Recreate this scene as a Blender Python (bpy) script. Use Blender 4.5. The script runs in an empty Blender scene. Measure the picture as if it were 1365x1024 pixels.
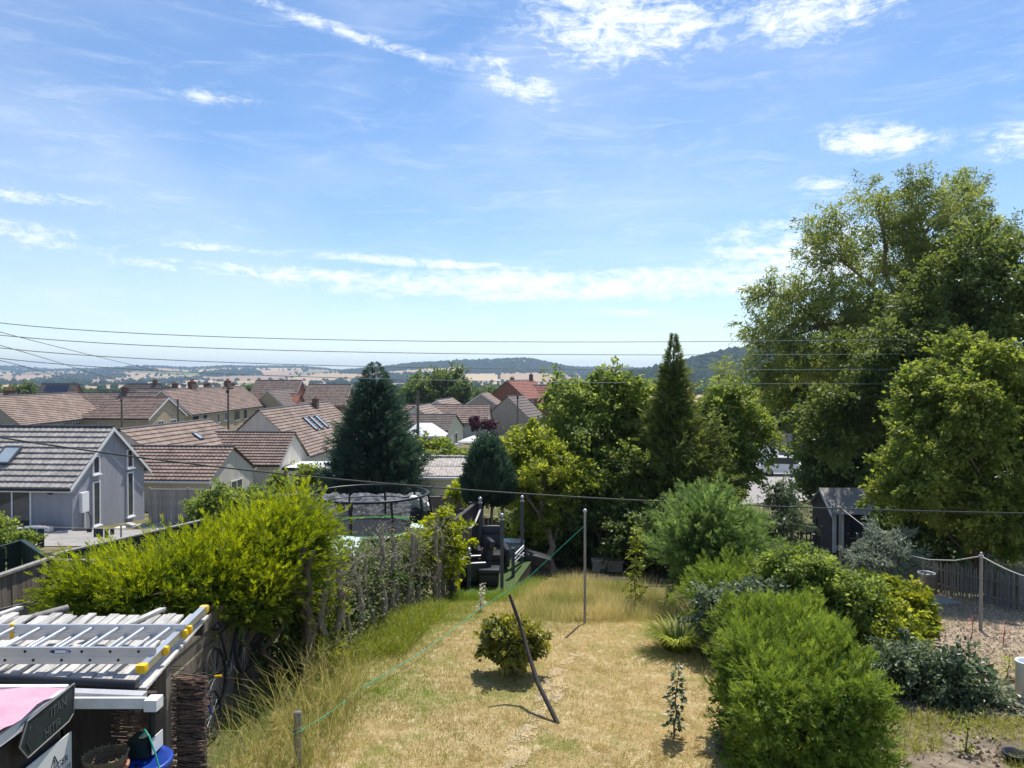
import bpy, math, random
import numpy as np
from mathutils import Vector, Matrix
random.seed(7); RNG = np.random.default_rng(7)
R = math.radians
SC = bpy.context.scene; COL = SC.collection
# ------------------------------------------------------------------ camera, sky, sun, exposure
ZC = 4.8; F = 1025.0; HY = 498.0
cam = bpy.data.cameras.new('camera'); camo = bpy.data.objects.new('camera', cam); COL.objects.link(camo)
cam.sensor_width = 36; cam.lens = 36*F/1365; cam.clip_start = .05; cam.clip_end = 30000
camo.location = (0, 0, ZC); camo.rotation_euler = (R(90)-math.atan((512-HY)/F), 0, 0); SC.camera = camo
SUN_AZ, SUN_EL = R(22), R(61)      # azimuth to the right of the view axis (+Y)
W = bpy.data.worlds.new('World'); SC.world = W; W.use_nodes = True
nt = W.node_tree; N = nt.nodes; Lk = nt.links; N.clear()
def wn(t, **k):
    n = N.new(t)
    for a, b in k.items(): setattr(n, a, b)
    return n
def wmath(op, a, b=None, c=None, clamp=False):
    n = wn('ShaderNodeMath', operation=op, use_clamp=clamp)
    for i, v in enumerate((a, b, c)):
        if v is None: continue
        if isinstance(v, (int, float)): n.inputs[i].default_value = v
        else: Lk.new(v, n.inputs[i])
    return n.outputs[0]
sky = wn('ShaderNodeTexSky', sky_type='NISHITA', sun_disc=False, sun_elevation=SUN_EL, sun_rotation=SUN_AZ,
         altitude=60, air_density=.9, dust_density=.0, ozone_density=2.6)
tc = wn('ShaderNodeTexCoord'); sep = wn('ShaderNodeSeparateXYZ'); Lk.new(tc.outputs['Generated'], sep.inputs[0])
AZ = wmath('ARCTAN2', sep.outputs[0], sep.outputs[1]); EL = wmath('ARCSINE', sep.outputs[2])
cmb = wn('ShaderNodeCombineXYZ'); Lk.new(AZ, cmb.inputs[0]); Lk.new(EL, cmb.inputs[1]); UV = cmb.outputs[0]
def wnoise(scale, sx, sy, rot=0, detail=6, rough=.6, dist=0):
    m = wn('ShaderNodeMapping'); m.inputs['Scale'].default_value = (sx, sy, 1); m.inputs['Rotation'].default_value = (0, 0, rot)
    Lk.new(UV, m.inputs[0]); n = wn('ShaderNodeTexNoise'); n.inputs['Scale'].default_value = scale
    n.inputs['Detail'].default_value = detail; n.inputs['Roughness'].default_value = rough; n.inputs['Distortion'].default_value = dist
    Lk.new(m.outputs[0], n.inputs['Vector']); return n.outputs['Fac']
def wrange(v, a, b, c=0., d=1.):
    n = wn('ShaderNodeMapRange', interpolation_type='SMOOTHSTEP'); Lk.new(v, n.inputs[0])
    for i, q in enumerate((a, b, c, d)): n.inputs[i+1].default_value = q
    return n.outputs[0]
CL = [(830,35,150,58,0,.82),(1085,18,110,36,0,.8),(470,48,170,9,12,.62),(690,112,85,28,22,.65),(1165,188,75,22,8,.85),(1350,190,50,22,0,.7),
      (1095,250,50,18,10,.55),(770,380,400,22,0,1.0),(1060,345,120,50,0,1.0),(570,351,190,8,3,.7),(400,366,260,11,2,.85),(60,267,130,14,3,.55),
      (40,316,140,20,6,.6),(835,417,70,6,0,.8),(285,130,70,14,0,.5),(315,294,45,14,0,.5),(290,332,90,7,2,.65)]
acc = None
for px, py, sx, sy, rot, amp in CL:
    a = math.atan((px-682.5)/F); e = math.atan((HY-py)/F*math.cos(a))
    # distance in a rotated, scaled frame about the cloud's own bearing
    sb = wn('ShaderNodeVectorMath', operation='SUBTRACT'); Lk.new(UV, sb.inputs[0]); sb.inputs[1].default_value = (a, e, 0)
    m = wn('ShaderNodeMapping'); m.vector_type = 'TEXTURE'; m.inputs['Scale'].default_value = (sx/F, sy/F, 1); m.inputs['Rotation'].default_value = (0, 0, R(-rot))
    Lk.new(sb.outputs[0], m.inputs[0]); ln = wn('ShaderNodeVectorMath', operation='LENGTH'); Lk.new(m.outputs[0], ln.inputs[0])
    v = wrange(ln.outputs['Value'], 0., 1.75, amp, 0.)
    acc = v if acc is None else wmath('MAXIMUM', acc, v)
fine = wnoise(34, 1, 1.9, R(10), 8, .72, .5); streak = wnoise(8, 1, 5.5, R(8), 9, .72, .9); veil = wnoise(2.1, 1, 2.6, R(14), 4, .5, .8)
nn = wmath('ADD', wmath('MULTIPLY', fine, .52), wmath('MULTIPLY', streak, .48))
dens = wmath('MULTIPLY', wrange(wmath('ADD', nn, wmath('MULTIPLY', acc, .17)), .48, .74, 0, 1.0), wrange(acc, .0, .65))
vl = wmath('ADD', wmath('MULTIPLY', wrange(veil, .36, .74), .24), wmath('MULTIPLY', wrange(streak, .46, .78), .22))
low = wrange(EL, 0.0, .26, .05, .0)
cov = wmath('MAXIMUM', dens, wmath('ADD', vl, low), clamp=True)
mx = wn('ShaderNodeMix', data_type='RGBA'); Lk.new(cov, mx.inputs[0]); hsv = wn('ShaderNodeHueSaturation'); hsv.inputs['Saturation'].default_value = 1.2; hsv.inputs['Hue'].default_value = .505; gmn = wn('ShaderNodeGamma'); gmn.inputs[1].default_value = .85; Lk.new(sky.outputs[0], gmn.inputs[0]); Lk.new(gmn.outputs[0], hsv.inputs['Color']); Lk.new(hsv.outputs[0], mx.inputs[6]); mx.inputs[7].default_value = (5.6, 5.9, 6.2, 1)
bg = wn('ShaderNodeBackground'); bg.inputs[1].default_value = .13; Lk.new(mx.outputs[2], bg.inputs[0])
wo = wn('ShaderNodeOutputWorld'); Lk.new(bg.outputs[0], wo.inputs[0])
W.cycles.sampling_method = 'MANUAL'; W.cycles.sample_map_resolution = 512
sl = bpy.data.lights.new('sun', 'SUN'); sl.energy = 4.1; sl.angle = R(.53); sl.color = (1, .95, .87)
so = bpy.data.objects.new('sun', sl); COL.objects.link(so)
sd = Vector((math.sin(SUN_AZ)*math.cos(SUN_EL), math.cos(SUN_AZ)*math.cos(SUN_EL), math.sin(SUN_EL)))
so.rotation_euler = sd.to_track_quat('Z', 'Y').to_euler(); so.location = (0, 0, 60)
vs = SC.view_settings; vs.view_transform = 'Standard'; vs.look = 'None'; vs.gamma = 1; vs.exposure = .68; vs.use_curve_mapping = False
SC.render.engine = 'CYCLES'; SC.cycles.max_bounces = 6; SC.cycles.transparent_max_bounces = 12; SC.cycles.volume_bounces = 0

# ------------------------------------------------------------------ terrain heights, pixel helpers
DY = np.array([-60, 0, 6, 9, 14, 17, 20, 25, 30, 40, 52, 70, 112, 200, 400, 800, 1500, 3000, 9000.])
DD = np.array([4.4, 4.4, 4.4, 4.45, 4.65, 5.1, 5.6, 6.3, 6.9, 8.0, 9.2, 10, 10.4, 13, 17, 22, 28, 30, 30.])
def sst(v, a, b):
    t = np.clip((v-a)/(b-a), 0, 1); return t*t*(3-2*t)
def gauss(x, y, cx, cy, sx, sy): return np.exp(-((x-cx)/sx)**2-((y-cy)/sy)**2)
def T(x, y):
    x = np.asarray(x, float); y = np.asarray(y, float)
    z = ZC-np.interp(y, DY, DD)
    z = z-.55*sst(x, 4.2, 6.5)*sst(y, 10, 15)*(1-sst(y, 26, 34))
    z = z-.5*sst(-x, 4.2, 7)*(1-sst(y, 16, 30))
    z = z+1.6*sst(x, 8, 20)*sst(y, 42, 60)*(1-sst(y, 200, 400))
    z = z+.9*sst(x, -14, -6)*sst(y, 48, 60)*(1-sst(y, 110, 160))*(1-sst(x, 6, 12))
    # far hills
    und = 9*np.sin(x/310+1.3)+6*np.sin(x/141+y/400)+4*np.sin(x/77+2+y/210)
    z = z+(59+und)*sst(y, 2300, 4700+300*np.sin(x/500))
    z = z+40*gauss(x, y, -380, 3300, 300, 520)+(54+3*np.sin(x/45))*gauss(x, y, 30, 3250, 260, 500)
    z = z+(80+4*np.sin(x/60))*sst(x, 60, 620)*np.exp(-((y-1650)/420)**2)
    return z
def P(px, py, Y): return Vector(((px-682.5)/F*Y, Y, ZC-(py-HY)/F*Y))
def X(px, Y): return (px-682.5)/F*Y
def GZ(x, y): return float(T(x, y))
def G(px, py):
    """where the ray through a photo pixel meets the ground"""
    y = 3.
    while y < 6000:
        p = P(px, py, y)
        if p.z <= GZ(p.x, y): return p
        y *= 1.004
    return p

# ------------------------------------------------------------------ object helpers
def tag(o, label=None, cat=None, group=None, kind=None):
    for k, v in (('label', label), ('category', cat), ('group', group), ('kind', kind)):
        if v: o[k] = v
    return o
ORI = {}
def thing(name, label, cat, loc=(0, 0, 0), group=None):
    o = bpy.data.objects.new(name, None); COL.objects.link(o); o.location = loc; o.empty_display_size = .1
    ORI[o.name] = Vector(loc); return tag(o, label, cat, group)
def link(name, me, parent=None):
    o = bpy.data.objects.new(name, me); COL.objects.link(o)
    if parent is not None: o.parent = parent
    return o
def npmesh(name, V, Fa, mat=None, tint=None, smooth=False):
    V = np.asarray(V, np.float32); Fa = np.asarray(Fa, np.int32); k = Fa.shape[1]
    me = bpy.data.meshes.new(name); me.vertices.add(len(V)); me.vertices.foreach_set('co', V.ravel())
    me.loops.add(Fa.size); me.loops.foreach_set('vertex_index', Fa.ravel())
    me.polygons.add(len(Fa)); me.polygons.foreach_set('loop_start', np.arange(0, Fa.size, k, dtype=np.int32))
    me.polygons.foreach_set('use_smooth', np.full(len(Fa), bool(smooth)))
    if tint is not None:
        a = me.attributes.new('tint', 'FLOAT', 'POINT'); a.data.foreach_set('value', np.asarray(tint, np.float32))
    me.update(calc_edges=True)
    if mat: me.materials.append(mat)
    return me
def npobj(name, V, Fa, mat, parent=None, tint=None, smooth=False):
    V = np.asarray(V, float)
    if parent is not None: V = V-np.array(root_loc(parent))
    return link(name, npmesh(name, V, Fa, mat, tint, smooth), parent)
def root_loc(o):
    p = Vector((0, 0, 0))
    while o is not None: p = p+o.location; o = o.parent
    return p
class MB:
    def __init__(s): s.v = []; s.f = []; s.sm = []
    def add(s, vs, fs, smooth=False):
        b = len(s.v); s.v += [tuple(v) for v in vs]; s.f += [tuple(i+b for i in f) for f in fs]; s.sm += [smooth]*len(fs); return s
    def box(s, c, d, M=None):
        hx, hy, hz = d[0]/2, d[1]/2, d[2]/2
        vs = [Vector((x*hx, y*hy, z*hz)) for x in (-1, 1) for y in (-1, 1) for z in (-1, 1)]
        if M is not None: vs = [M @ v for v in vs]
        c = Vector(c)
        return s.add([c+v for v in vs], [(0,1,3,2),(4,6,7,5),(0,4,5,1),(2,3,7,6),(0,2,6,4),(1,5,7,3)])
    def rbox(s, c, d, r=.03, n=4, M=None):
        c = Vector(c); h = Vector(d)/2; q = Vector((max(h.x-r, 0), max(h.y-r, 0), max(h.z-r, 0))); g = []
        for i in range(n+1):
            t = math.tan((i/n*2-1)*math.pi/4); g.append(t)
        for ax in range(3):
            for sg in (-1, 1):
                vs = []
                for a in g:
                    for b in g:
                        p = [0, 0, 0]; p[ax] = sg; p[(ax+1) % 3] = a*sg; p[(ax+2) % 3] = b
                        cl = Vector([q[k]*max(-1, min(1, p[k]*1.6)) if k != ax else q[k]*p[k] for k in range(3)])
                        dd = Vector(p).normalized(); w = cl+dd*r
                        vs.append(c+(M @ w if M is not None else w))
                m = n+1
                s.add(vs, [(i*m+j, (i+1)*m+j, (i+1)*m+j+1, i*m+j+1) for i in range(n) for j in range(n)], True)
        return s
    def tube(s, pts, rad, n=6, cap=True):
        pts = [Vector(p) for p in pts]; m = len(pts)
        if not hasattr(rad, '__len__'): rad = [rad]*m
        rings = []; u = None
        for i, p in enumerate(pts):
            t = (pts[min(i+1, m-1)]-pts[max(i-1, 0)]).normalized()
            if u is None: u = t.orthogonal().normalized()
            else:
                u = u-t*u.dot(t); u = u.normalized() if u.length > 1e-5 else t.orthogonal().normalized()
            w = t.cross(u); rings.append([p+(u*math.cos(2*math.pi*k/n)+w*math.sin(2*math.pi*k/n))*rad[i] for k in range(n)])
        vs = [v for r_ in rings for v in r_]
        fs = [(i*n+k, i*n+(k+1) % n, (i+1)*n+(k+1) % n, (i+1)*n+k) for i in range(m-1) for k in range(n)]
        s.add(vs, fs, True)
        if cap: s.add(rings[0], [tuple(range(n))[::-1]]); s.add(rings[-1], [tuple(range(n))])
        return s
    def cyl(s, c, r, h, n=16, r2=None):
        c = Vector(c); return s.tube([c, c+Vector((0, 0, h))], [r, r if r2 is None else r2], n)
    def lathe(s, c, prof, n=20):
        c = Vector(c); vs = [c+Vector((r*math.cos(2*math.pi*k/n), r*math.sin(2*math.pi*k/n), z)) for r, z in prof for k in range(n)]
        return s.add(vs, [(i*n+k, i*n+(k+1) % n, (i+1)*n+(k+1) % n, (i+1)*n+k) for i in range(len(prof)-1) for k in range(n)], True)
    def torus(s, c, r, r2, ax=(0, 0, 1), n=28, k=6, a0=0, a1=2*math.pi):
        ax = Vector(ax).normalized(); u = ax.orthogonal().normalized(); w = ax.cross(u); c = Vector(c)
        return s.tube([c+(u*math.cos(a0+(a1-a0)*i/n)+w*math.sin(a0+(a1-a0)*i/n))*r for i in range(n+1)], r2, k, False)
    def ball(s, c, r, n=10, sz=1):
        return s.lathe(c, [(max(r*math.sin(math.pi*i/n), .0005), -r*sz*math.cos(math.pi*i/n)) for i in range(n+1)], 12)
    def prism(s, poly, ext):
        n = len(poly); a = [Vector(p) for p in poly]; b = [p+Vector(ext) for p in a]
        return s.add(a+b, [tuple(range(n))[::-1], tuple(range(n, 2*n))]+[(i, (i+1) % n, n+(i+1) % n, n+i) for i in range(n)])
    def build(s, name, mat, parent=None, world=True):
        off = root_loc(parent) if (parent is not None and world) else Vector((0, 0, 0))
        me = bpy.data.meshes.new(name); me.from_pydata([tuple(Vector(v)-off) for v in s.v], [], s.f)
        me.polygons.foreach_set('use_smooth', s.sm); me.update(); me.materials.append(mat)
        return link(name, me, parent)
def basis(x, y, z): return Matrix((x, y, z)).transposed()

# ------------------------------------------------------------------ materials
MATS = {}
def mat(name, col, rough=.8, var=.18, scale=8, bump=.0, bscale=40, metal=0, stretch=(1, 1, 1), spec=.35, col2=None, obj=False, random_var=0):
    if name in MATS: return MATS[name]
    m = bpy.data.materials.new(name); m.use_nodes = True; t = m.node_tree; b = t.nodes['Principled BSDF']
    tcn = t.nodes.new('ShaderNodeTexCoord'); mp = t.nodes.new('ShaderNodeMapping'); mp.inputs['Scale'].default_value = stretch
    t.links.new(tcn.outputs['Object'], mp.inputs[0])
    n = t.nodes.new('ShaderNodeTexNoise'); n.inputs['Scale'].default_value = scale; n.inputs['Detail'].default_value = 6; n.inputs['Roughness'].default_value = .65
    t.links.new(mp.outputs[0], n.inputs['Vector'])
    r = t.nodes.new('ShaderNodeValToRGB'); r.color_ramp.elements[0].position = .3; r.color_ramp.elements[1].position = .7
    c2 = col2 or tuple(min(1, c*(1+var)) for c in col)
    r.color_ramp.elements[0].color = (*[c*(1-var) for c in col], 1); r.color_ramp.elements[1].color = (*c2, 1)
    t.links.new(n.outputs['Fac'], r.inputs[0]); out = r.outputs[0]
    if random_var:
        oi = t.nodes.new('ShaderNodeObjectInfo'); mr = t.nodes.new('ShaderNodeMapRange'); mr.inputs[3].default_value = 1-random_var; mr.inputs[4].default_value = 1+random_var
        t.links.new(oi.outputs['Random'], mr.inputs[0]); hs = t.nodes.new('ShaderNodeHueSaturation'); t.links.new(mr.outputs[0], hs.inputs['Value'])
        t.links.new(out, hs.inputs['Color']); out = hs.outputs[0]
    if name.startswith('tile'):     # tile to tile firing differences and lichen
        vo = t.nodes.new('ShaderNodeTexVoronoi'); vo.inputs['Scale'].default_value = 3.1; t.links.new(tcn.outputs['Object'], vo.inputs['Vector']); bw = t.nodes.new('ShaderNodeRGBToBW'); t.links.new(vo.outputs['Color'], bw.inputs[0])
        mr = t.nodes.new('ShaderNodeMapRange'); mr.inputs[3].default_value = .74; mr.inputs[4].default_value = 1.24; t.links.new(bw.outputs[0], mr.inputs[0]); hs = t.nodes.new('ShaderNodeHueSaturation'); t.links.new(mr.outputs[0], hs.inputs['Value']); t.links.new(out, hs.inputs['Color']); out = hs.outputs[0]
    t.links.new(out, b.inputs['Base Color'])
    b.inputs['Roughness'].default_value = rough; b.inputs['Metallic'].default_value = metal; b.inputs['Specular IOR Level'].default_value = spec
    if bump:
        n2 = t.nodes.new('ShaderNodeTexNoise'); n2.inputs['Scale'].default_value = bscale; n2.inputs['Detail'].default_value = 5
        t.links.new(mp.outputs[0], n2.inputs['Vector'])
        bp = t.nodes.new('ShaderNodeBump'); bp.inputs['Strength'].default_value = bump; bp.inputs['Distance'].default_value = .02
        t.links.new(n2.outputs['Fac'], bp.inputs['Height']); t.links.new(bp.outputs[0], b.inputs['Normal'])
    MATS[name] = m; return m
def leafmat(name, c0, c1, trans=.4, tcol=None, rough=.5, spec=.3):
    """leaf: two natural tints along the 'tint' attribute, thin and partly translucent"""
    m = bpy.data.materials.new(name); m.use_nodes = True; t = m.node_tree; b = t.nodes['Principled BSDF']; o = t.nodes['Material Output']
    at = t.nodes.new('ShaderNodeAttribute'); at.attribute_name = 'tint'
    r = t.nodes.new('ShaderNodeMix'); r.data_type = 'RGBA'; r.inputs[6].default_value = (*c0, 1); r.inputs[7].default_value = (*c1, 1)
    t.links.new(at.outputs['Fac'], r.inputs[0]); t.links.new(r.outputs[2], b.inputs['Base Color'])
    b.inputs['Roughness'].default_value = rough; b.inputs['Specular IOR Level'].default_value = spec
    tr = t.nodes.new('ShaderNodeBsdfTranslucent'); hs = t.nodes.new('ShaderNodeHueSaturation'); hs.inputs['Value'].default_value = 1.85; hs.inputs['Saturation'].default_value = 1.08; hs.inputs['Hue'].default_value = .49
    t.links.new(r.outputs[2], hs.inputs['Color']); t.links.new(hs.outputs[0], tr.inputs[0])
    mx = t.nodes.new('ShaderNodeMixShader'); mx.inputs[0].default_value = trans
    t.links.new(b.outputs[0], mx.inputs[1]); t.links.new(tr.outputs[0], mx.inputs[2]); t.links.new(mx.outputs[0], o.inputs[0])
    MATS[name] = m; return m
M_ = mat
M_('upvc', (.78, .79, .8), .35, .04, 3); M_('glass', (.035, .045, .055), .06, .25, .6, spec=.8); M_('glass_pale', (.30, .36, .40), .08, .2, .6, spec=.8)
M_('render_grey', (.31, .31, .34), .9, .12, 1.6, .2, 60, stretch=(1.6, 1.6, .3)); M_('render_cream', (.58, .54, .46), .9, .13, 1.4, .15, 60, stretch=(1.6, 1.6, .3)); M_('render_pale', (.52, .48, .41), .9, .15, 1.3, .15, 50, stretch=(1.6, 1.6, .3))
M_('render_yellow', (.62, .58, .42), .9, .06, 1, .1, 50); M_('stone', (.46, .37, .24), .9, .2, 5, .3, 12); M_('stone_grey', (.36, .31, .25), .9, .2, 5, .3, 12)
M_('brick', (.27, .11, .065), .9, .22, 9, .2, 30); M_('tile_grey', (.31, .285, .265), .75, .2, 2.5, .2, 30); M_('tile_brown', (.20, .14, .112), .85, .28, 1.3, .25, 25, col2=(.29, .21, .172))
M_('tile_pink', (.235, .172, .138), .85, .28, .7, .25, 25, col2=(.32, .24, .195)); M_('tile_dark', (.15, .12, .105), .85, .25, 1.5, .2, 25); M_('tile_red', (.27, .11, .08), .85, .2, 1.2, .2, 25)
M_('asbestos', (.36, .31, .27), .9, .45, 7, .4, 20, col2=(.62, .57, .52)); M_('ridge_dark', (.045, .047, .055), .6, .2, 5); M_('bargeboard', (.74, .74, .73), .5, .06, 3)
M_('brick_dark', (.14, .085, .065), .9, .3, 9, .2, 30); M_('lead', (.2, .22, .25), .5, .2, 3); M_('solar', (.02, .025, .06), .15, .2, 3, spec=.8)
M_('wood_white', (.50, .48, .45), .85, .42, 6, .8, 22, stretch=(6, .6, 6), random_var=.22); M_('wood_fence', (.19, .155, .12), .9, .3, 4, .4, 25, stretch=(6, 6, .6), random_var=.2)
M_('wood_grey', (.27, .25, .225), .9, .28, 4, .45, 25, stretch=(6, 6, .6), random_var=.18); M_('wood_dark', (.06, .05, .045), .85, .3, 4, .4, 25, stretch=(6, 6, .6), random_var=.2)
M_('green_paint', (.012, .028, .024), .6, .25, 3, .2, 20); M_('slate_paint', (.075, .085, .105), .6, .15, 4)
M_('alu', (.62, .63, .65), .38, .1, 6, metal=.85); M_('alu_dull', (.48, .48, .5), .5, .15, 6, metal=.6); M_('yellow', (.85, .5, .01), .45, .08, 5)
M_('blue', (.012, .05, .30), .4, .15, 4); M_('black_plastic', (.018, .02, .025), .4, .2, 5); M_('terracotta', (.42, .19, .11), .8, .15, 6, .1)
M_('wicker', (.2, .15, .09), .85, .4, 30, .6, 60); M_('pink_tarp', (.50, .27, .35), .6, .12, 2.5, .35, 6, col2=(.60, .35, .43)); M_('white_paint', (.72, .71, .69), .6, .12, 5, .15, 30)
M_('chalkboard', (.018, .026, .026), .6, .3, 6); M_('chalk', (.075, .09, .09), .9, .2, 30); M_('sign_white', (.66, .67, .66), .45, .04, 3); M_('ink', (.03, .03, .05), .6, .1, 5); M_('sign_edge', (.17, .17, .16), .7, .2, 8)
M_('soil', (.15, .115, .08), 1, .4, 4, 1., 22, col2=(.30, .24, .17)); M_('painted_shade_soil', (.055, .045, .03), 1, .35, 3, .6, 8, col2=(.09, .075, .045)); M_('bark', (.13, .095, .07), .95, .35, 6, .6, 18, stretch=(3, 3, .7)); M_('bark_pale', (.27, .2, .14), .95, .3, 6, .5, 18, stretch=(3, 3, .7))
M_('dead_wood', (.27, .23, .19), .95, .35, 7, .5, 20, stretch=(3, 3, .6)); M_('brush', (.21, .14, .105), .95, .5, 12, .5, 40)
M_('leather', (.016, .018, .026), .38, .25, 4, .15, 20, spec=.5); M_('astroturf', (.05, .085, .02), .9, .25, 14, .5, 120); M_('rope', (.52, .50, .46), .9, .15, 30)
M_('twine', (.02, .36, .24), .7, .15, 20); M_('galvanised', (.42, .44, .47), .4, .12, 6, metal=.5); M_('concrete', (.40, .38, .35), .9, .2, 5, .3, 30); M_('felt', (.38, .36, .35), .95, .15, 6, .4, 60)
M_('car_white', (.78, .79, .8), .25, .03, 2, spec=.6); M_('tyre', (.02, .02, .02), .8, .1, 8); M_('wire', (.05, .06, .06), .6, .1, 4); M_('wire_pale', (.16, .2, .19), .6, .1, 4)
M_('pole', (.17, .14, .115), .9, .25, 4, .3, 20, stretch=(4, 4, .5)); M_('asphalt', (.30, .28, .26), .95, .1, 2); M_('silver_sheet', (.27, .275, .29), .75, .3, 5, .6, 9)
M_('pale_green_cloth', (.40, .50, .44), .8, .06, 3); M_('grey_wash', (.07, .075, .1), .9, .2, 6); M_('red', (.5, .03, .02), .6, .1, 5); M_('lime', (.07, .3, .05), .5, .1, 5)
M_('cream_cloth', (.75, .72, .64), .8, .05, 4)
# ------------------------------------------------------------------ foliage library (numpy)
def unit(a): return a/np.maximum(np.linalg.norm(a, axis=-1, keepdims=True), 1e-9)
def rdir(n): return unit(RNG.normal(size=(n, 3)))
def scatter(tv, tf, pos, d, nrm, s):
    d = unit(d); side = unit(np.cross(d, nrm)); n2 = np.cross(side, d); k = len(tv)
    s = np.broadcast_to(np.asarray(s, float), (len(pos),))[:, None, None]
    V = pos[:, None, :]+s*(tv[None, :, 0:1]*side[:, None, :]+tv[None, :, 1:2]*d[:, None, :]+tv[None, :, 2:3]*n2[:, None, :])
    Fa = tf[None]+(np.arange(len(pos))*k)[:, None, None]
    return V.reshape(-1, 3), Fa.reshape(-1, tf.shape[1])
LEAF = (np.array([(0, 0, 0), (.34, .42, .08), (0, 1, -.1), (-.34, .42, .08)]), np.array([(0, 1, 2, 3)]))
SLIM = (np.array([(0, 0, 0), (.13, .4, .03), (0, 1, -.14), (-.13, .4, .03)]), np.array([(0, 1, 2, 3)]))
ROUND = (np.array([(-.12, .02, 0), (.12, .02, 0), (.46, .5, .1), (.16, .98, -.04), (-.16, .98, -.04), (-.46, .5, .1)]), np.array([(0, 1, 2, 5), (2, 3, 4, 5)]))
def make_spray(k=9, w=.035, ang=.6, ln=.42):
    V = []; Fq = []
    def dia(p, q, w, z):
        p = np.array(p); q = np.array(q); t = unit(q-p); s = np.array((t[1], -t[0], 0))*w; m = p+(q-p)*.4+np.array((0, 0, z))
        b = len(V); V.extend([p, m+s, q, m-s]); Fq.append((b, b+1, b+2, b+3))
    dia((0, 0, 0), (0, 1, .05), w*1.1, .02)
    for i in range(k-1):
        t = .1+.72*i/(k-2); sg = 1 if i % 2 else -1; l = ln*(1-.55*t)
        dia((0, t, .02), (sg*l*math.sin(ang), t+l*math.cos(ang), .05*sg+.04), w, .02)
    return np.array(V), np.array(Fq)
SPRAY = make_spray(); SPRAY_W = make_spray(5, .1, .75, .5)
SPRAY7 = make_spray(7, .05, .6, .45); SPRAYP = make_spray(5, .062, .55, .55)
def lobe_points(lobes, n, shell=(.72, 1.02), keep=.72, zmin=None):
    L = np.array(lobes, float); area = (L[:, 3]*L[:, 4]+L[:, 3]*L[:, 5]+L[:, 4]*L[:, 5]); pts = []; outs = []; got = 0
    while got < n:
        m = n*2; i = RNG.choice(len(L), m, p=area/area.sum()); u = rdir(m); r = RNG.uniform(*shell, m)[:, None]
        p = L[i, :3]+u*L[i, 3:6]*r; q = (p[:, None, :]-L[None, :, :3])/L[None, :, 3:6]; dd = np.linalg.norm(q, axis=2); dd[np.arange(m), i] = 9
        ok = dd.min(1) > keep
        if zmin is not None: ok &= p[:, 2] > zmin
        pts.append(p[ok]); outs.append(unit(u/L[i, 3:6])[ok]); got += ok.sum()
    return np.concatenate(pts)[:n], np.concatenate(outs)[:n]
def bumpy(lobes, k=9):
    out = []
    for x, y, z, a, b, c in lobes:
        out.append((x, y, z, a*.66, b*.66, c*.66))
        for _ in range(k):
            u = rdir(1)[0]; u[2] = u[2]*.9+.12; f = RNG.uniform(.6, 1.06); r = RNG.uniform(.17, .40); g = (a*b*c)**(1/3)*r
            out.append((x+u[0]*a*f, y+u[1]*b*f, z+u[2]*c*f, g*RNG.uniform(.8, 1.3), g, g*RNG.uniform(.65, 1.05)))
    return out
def crown(name, parent, lobes, m, clumps, per, size, crad, tpl=LEAF, droop=.3, up=.5, outw=.6, tvar=.25, inner=True, zmin=None, flat=.7, rnd=.8, bump=13, axis_up=.25, spread=1., hang=.3, gaps=.35):
    if bump: lobes = bumpy(lobes, bump)
    c, o = lobe_points(lobes, int(clumps*1.6), zmin=zmin); L0 = np.array(lobes)[:, 3:6].mean()*1.1; gn = nz(c[:, 0]/L0*3+c[:, 2]/L0*2, c[:, 1]/L0*3-c[:, 2]/L0*3.1, 1., 3)+RNG.normal(0, gaps, len(c)); q_ = np.argsort(-gn)[:clumps]; c, o = c[q_], o[q_]; ct = RNG.normal(.45, tvar, clumps)
    i = np.repeat(np.arange(clumps), per); n = len(i)
    ax = unit(o*.85+rdir(clumps)*.75+np.array((0, 0, axis_up))); ln = crad*RNG.uniform(.7, 2.6, clumps)*spread; t = RNG.uniform(-.35, 1, n)
    off = ax[i]*(t*ln[i])[:, None]+RNG.normal(size=(n, 3))*np.array((1, 1, flat))*(crad*.42*(1.15-.75*np.clip(t, 0, 1)))[:, None]-np.array((0, 0, 1.))*(hang*np.clip(t, 0, 1)**2*ln[i])[:, None]
    p = c[i]+off; d = ax[i]*.5+ o[i]*outw+rdir(n)*rnd+np.array((0, 0, -droop)); nr = np.array((0, 0, up))+o[i]*.5+rdir(n)*.7
    V, Fa = scatter(*tpl, p, d, nr, (RNG.uniform(.7, 1.25, clumps)[i]*RNG.uniform(.6, 1.3, n))*size); t = np.clip(ct[i]+RNG.normal(0, .16, n), 0, 1); k = len(tpl[0])
    tt = np.repeat(t, k)
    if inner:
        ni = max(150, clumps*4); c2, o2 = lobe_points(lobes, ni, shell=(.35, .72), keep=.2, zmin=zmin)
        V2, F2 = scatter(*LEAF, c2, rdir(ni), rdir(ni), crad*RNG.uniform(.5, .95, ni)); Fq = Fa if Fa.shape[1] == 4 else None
        V = np.concatenate([V, V2]); Fa = np.concatenate([Fa, F2+len(V)-len(V2)]); tt = np.concatenate([tt, np.repeat(np.clip(RNG.normal(.2, .1, ni), 0, 1), 4)])  # inner leaves get a darker tint, shade painted into the crown
    return npobj(name, V, Fa, m, parent, tt), c
def bend(a, b, sag=.0, k=5, wob=.08):
    a, b = Vector(a), Vector(b); l = (b-a).length; pts = []
    for i in range(k+1):
        t = i/k; w = math.sin(math.pi*t)*l*wob
        pts.append(a.lerp(b, t)+Vector((random.uniform(-1, 1)*w, random.uniform(-1, 1)*w, sag*math.sin(math.pi*t)*l)))
    return pts
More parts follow.
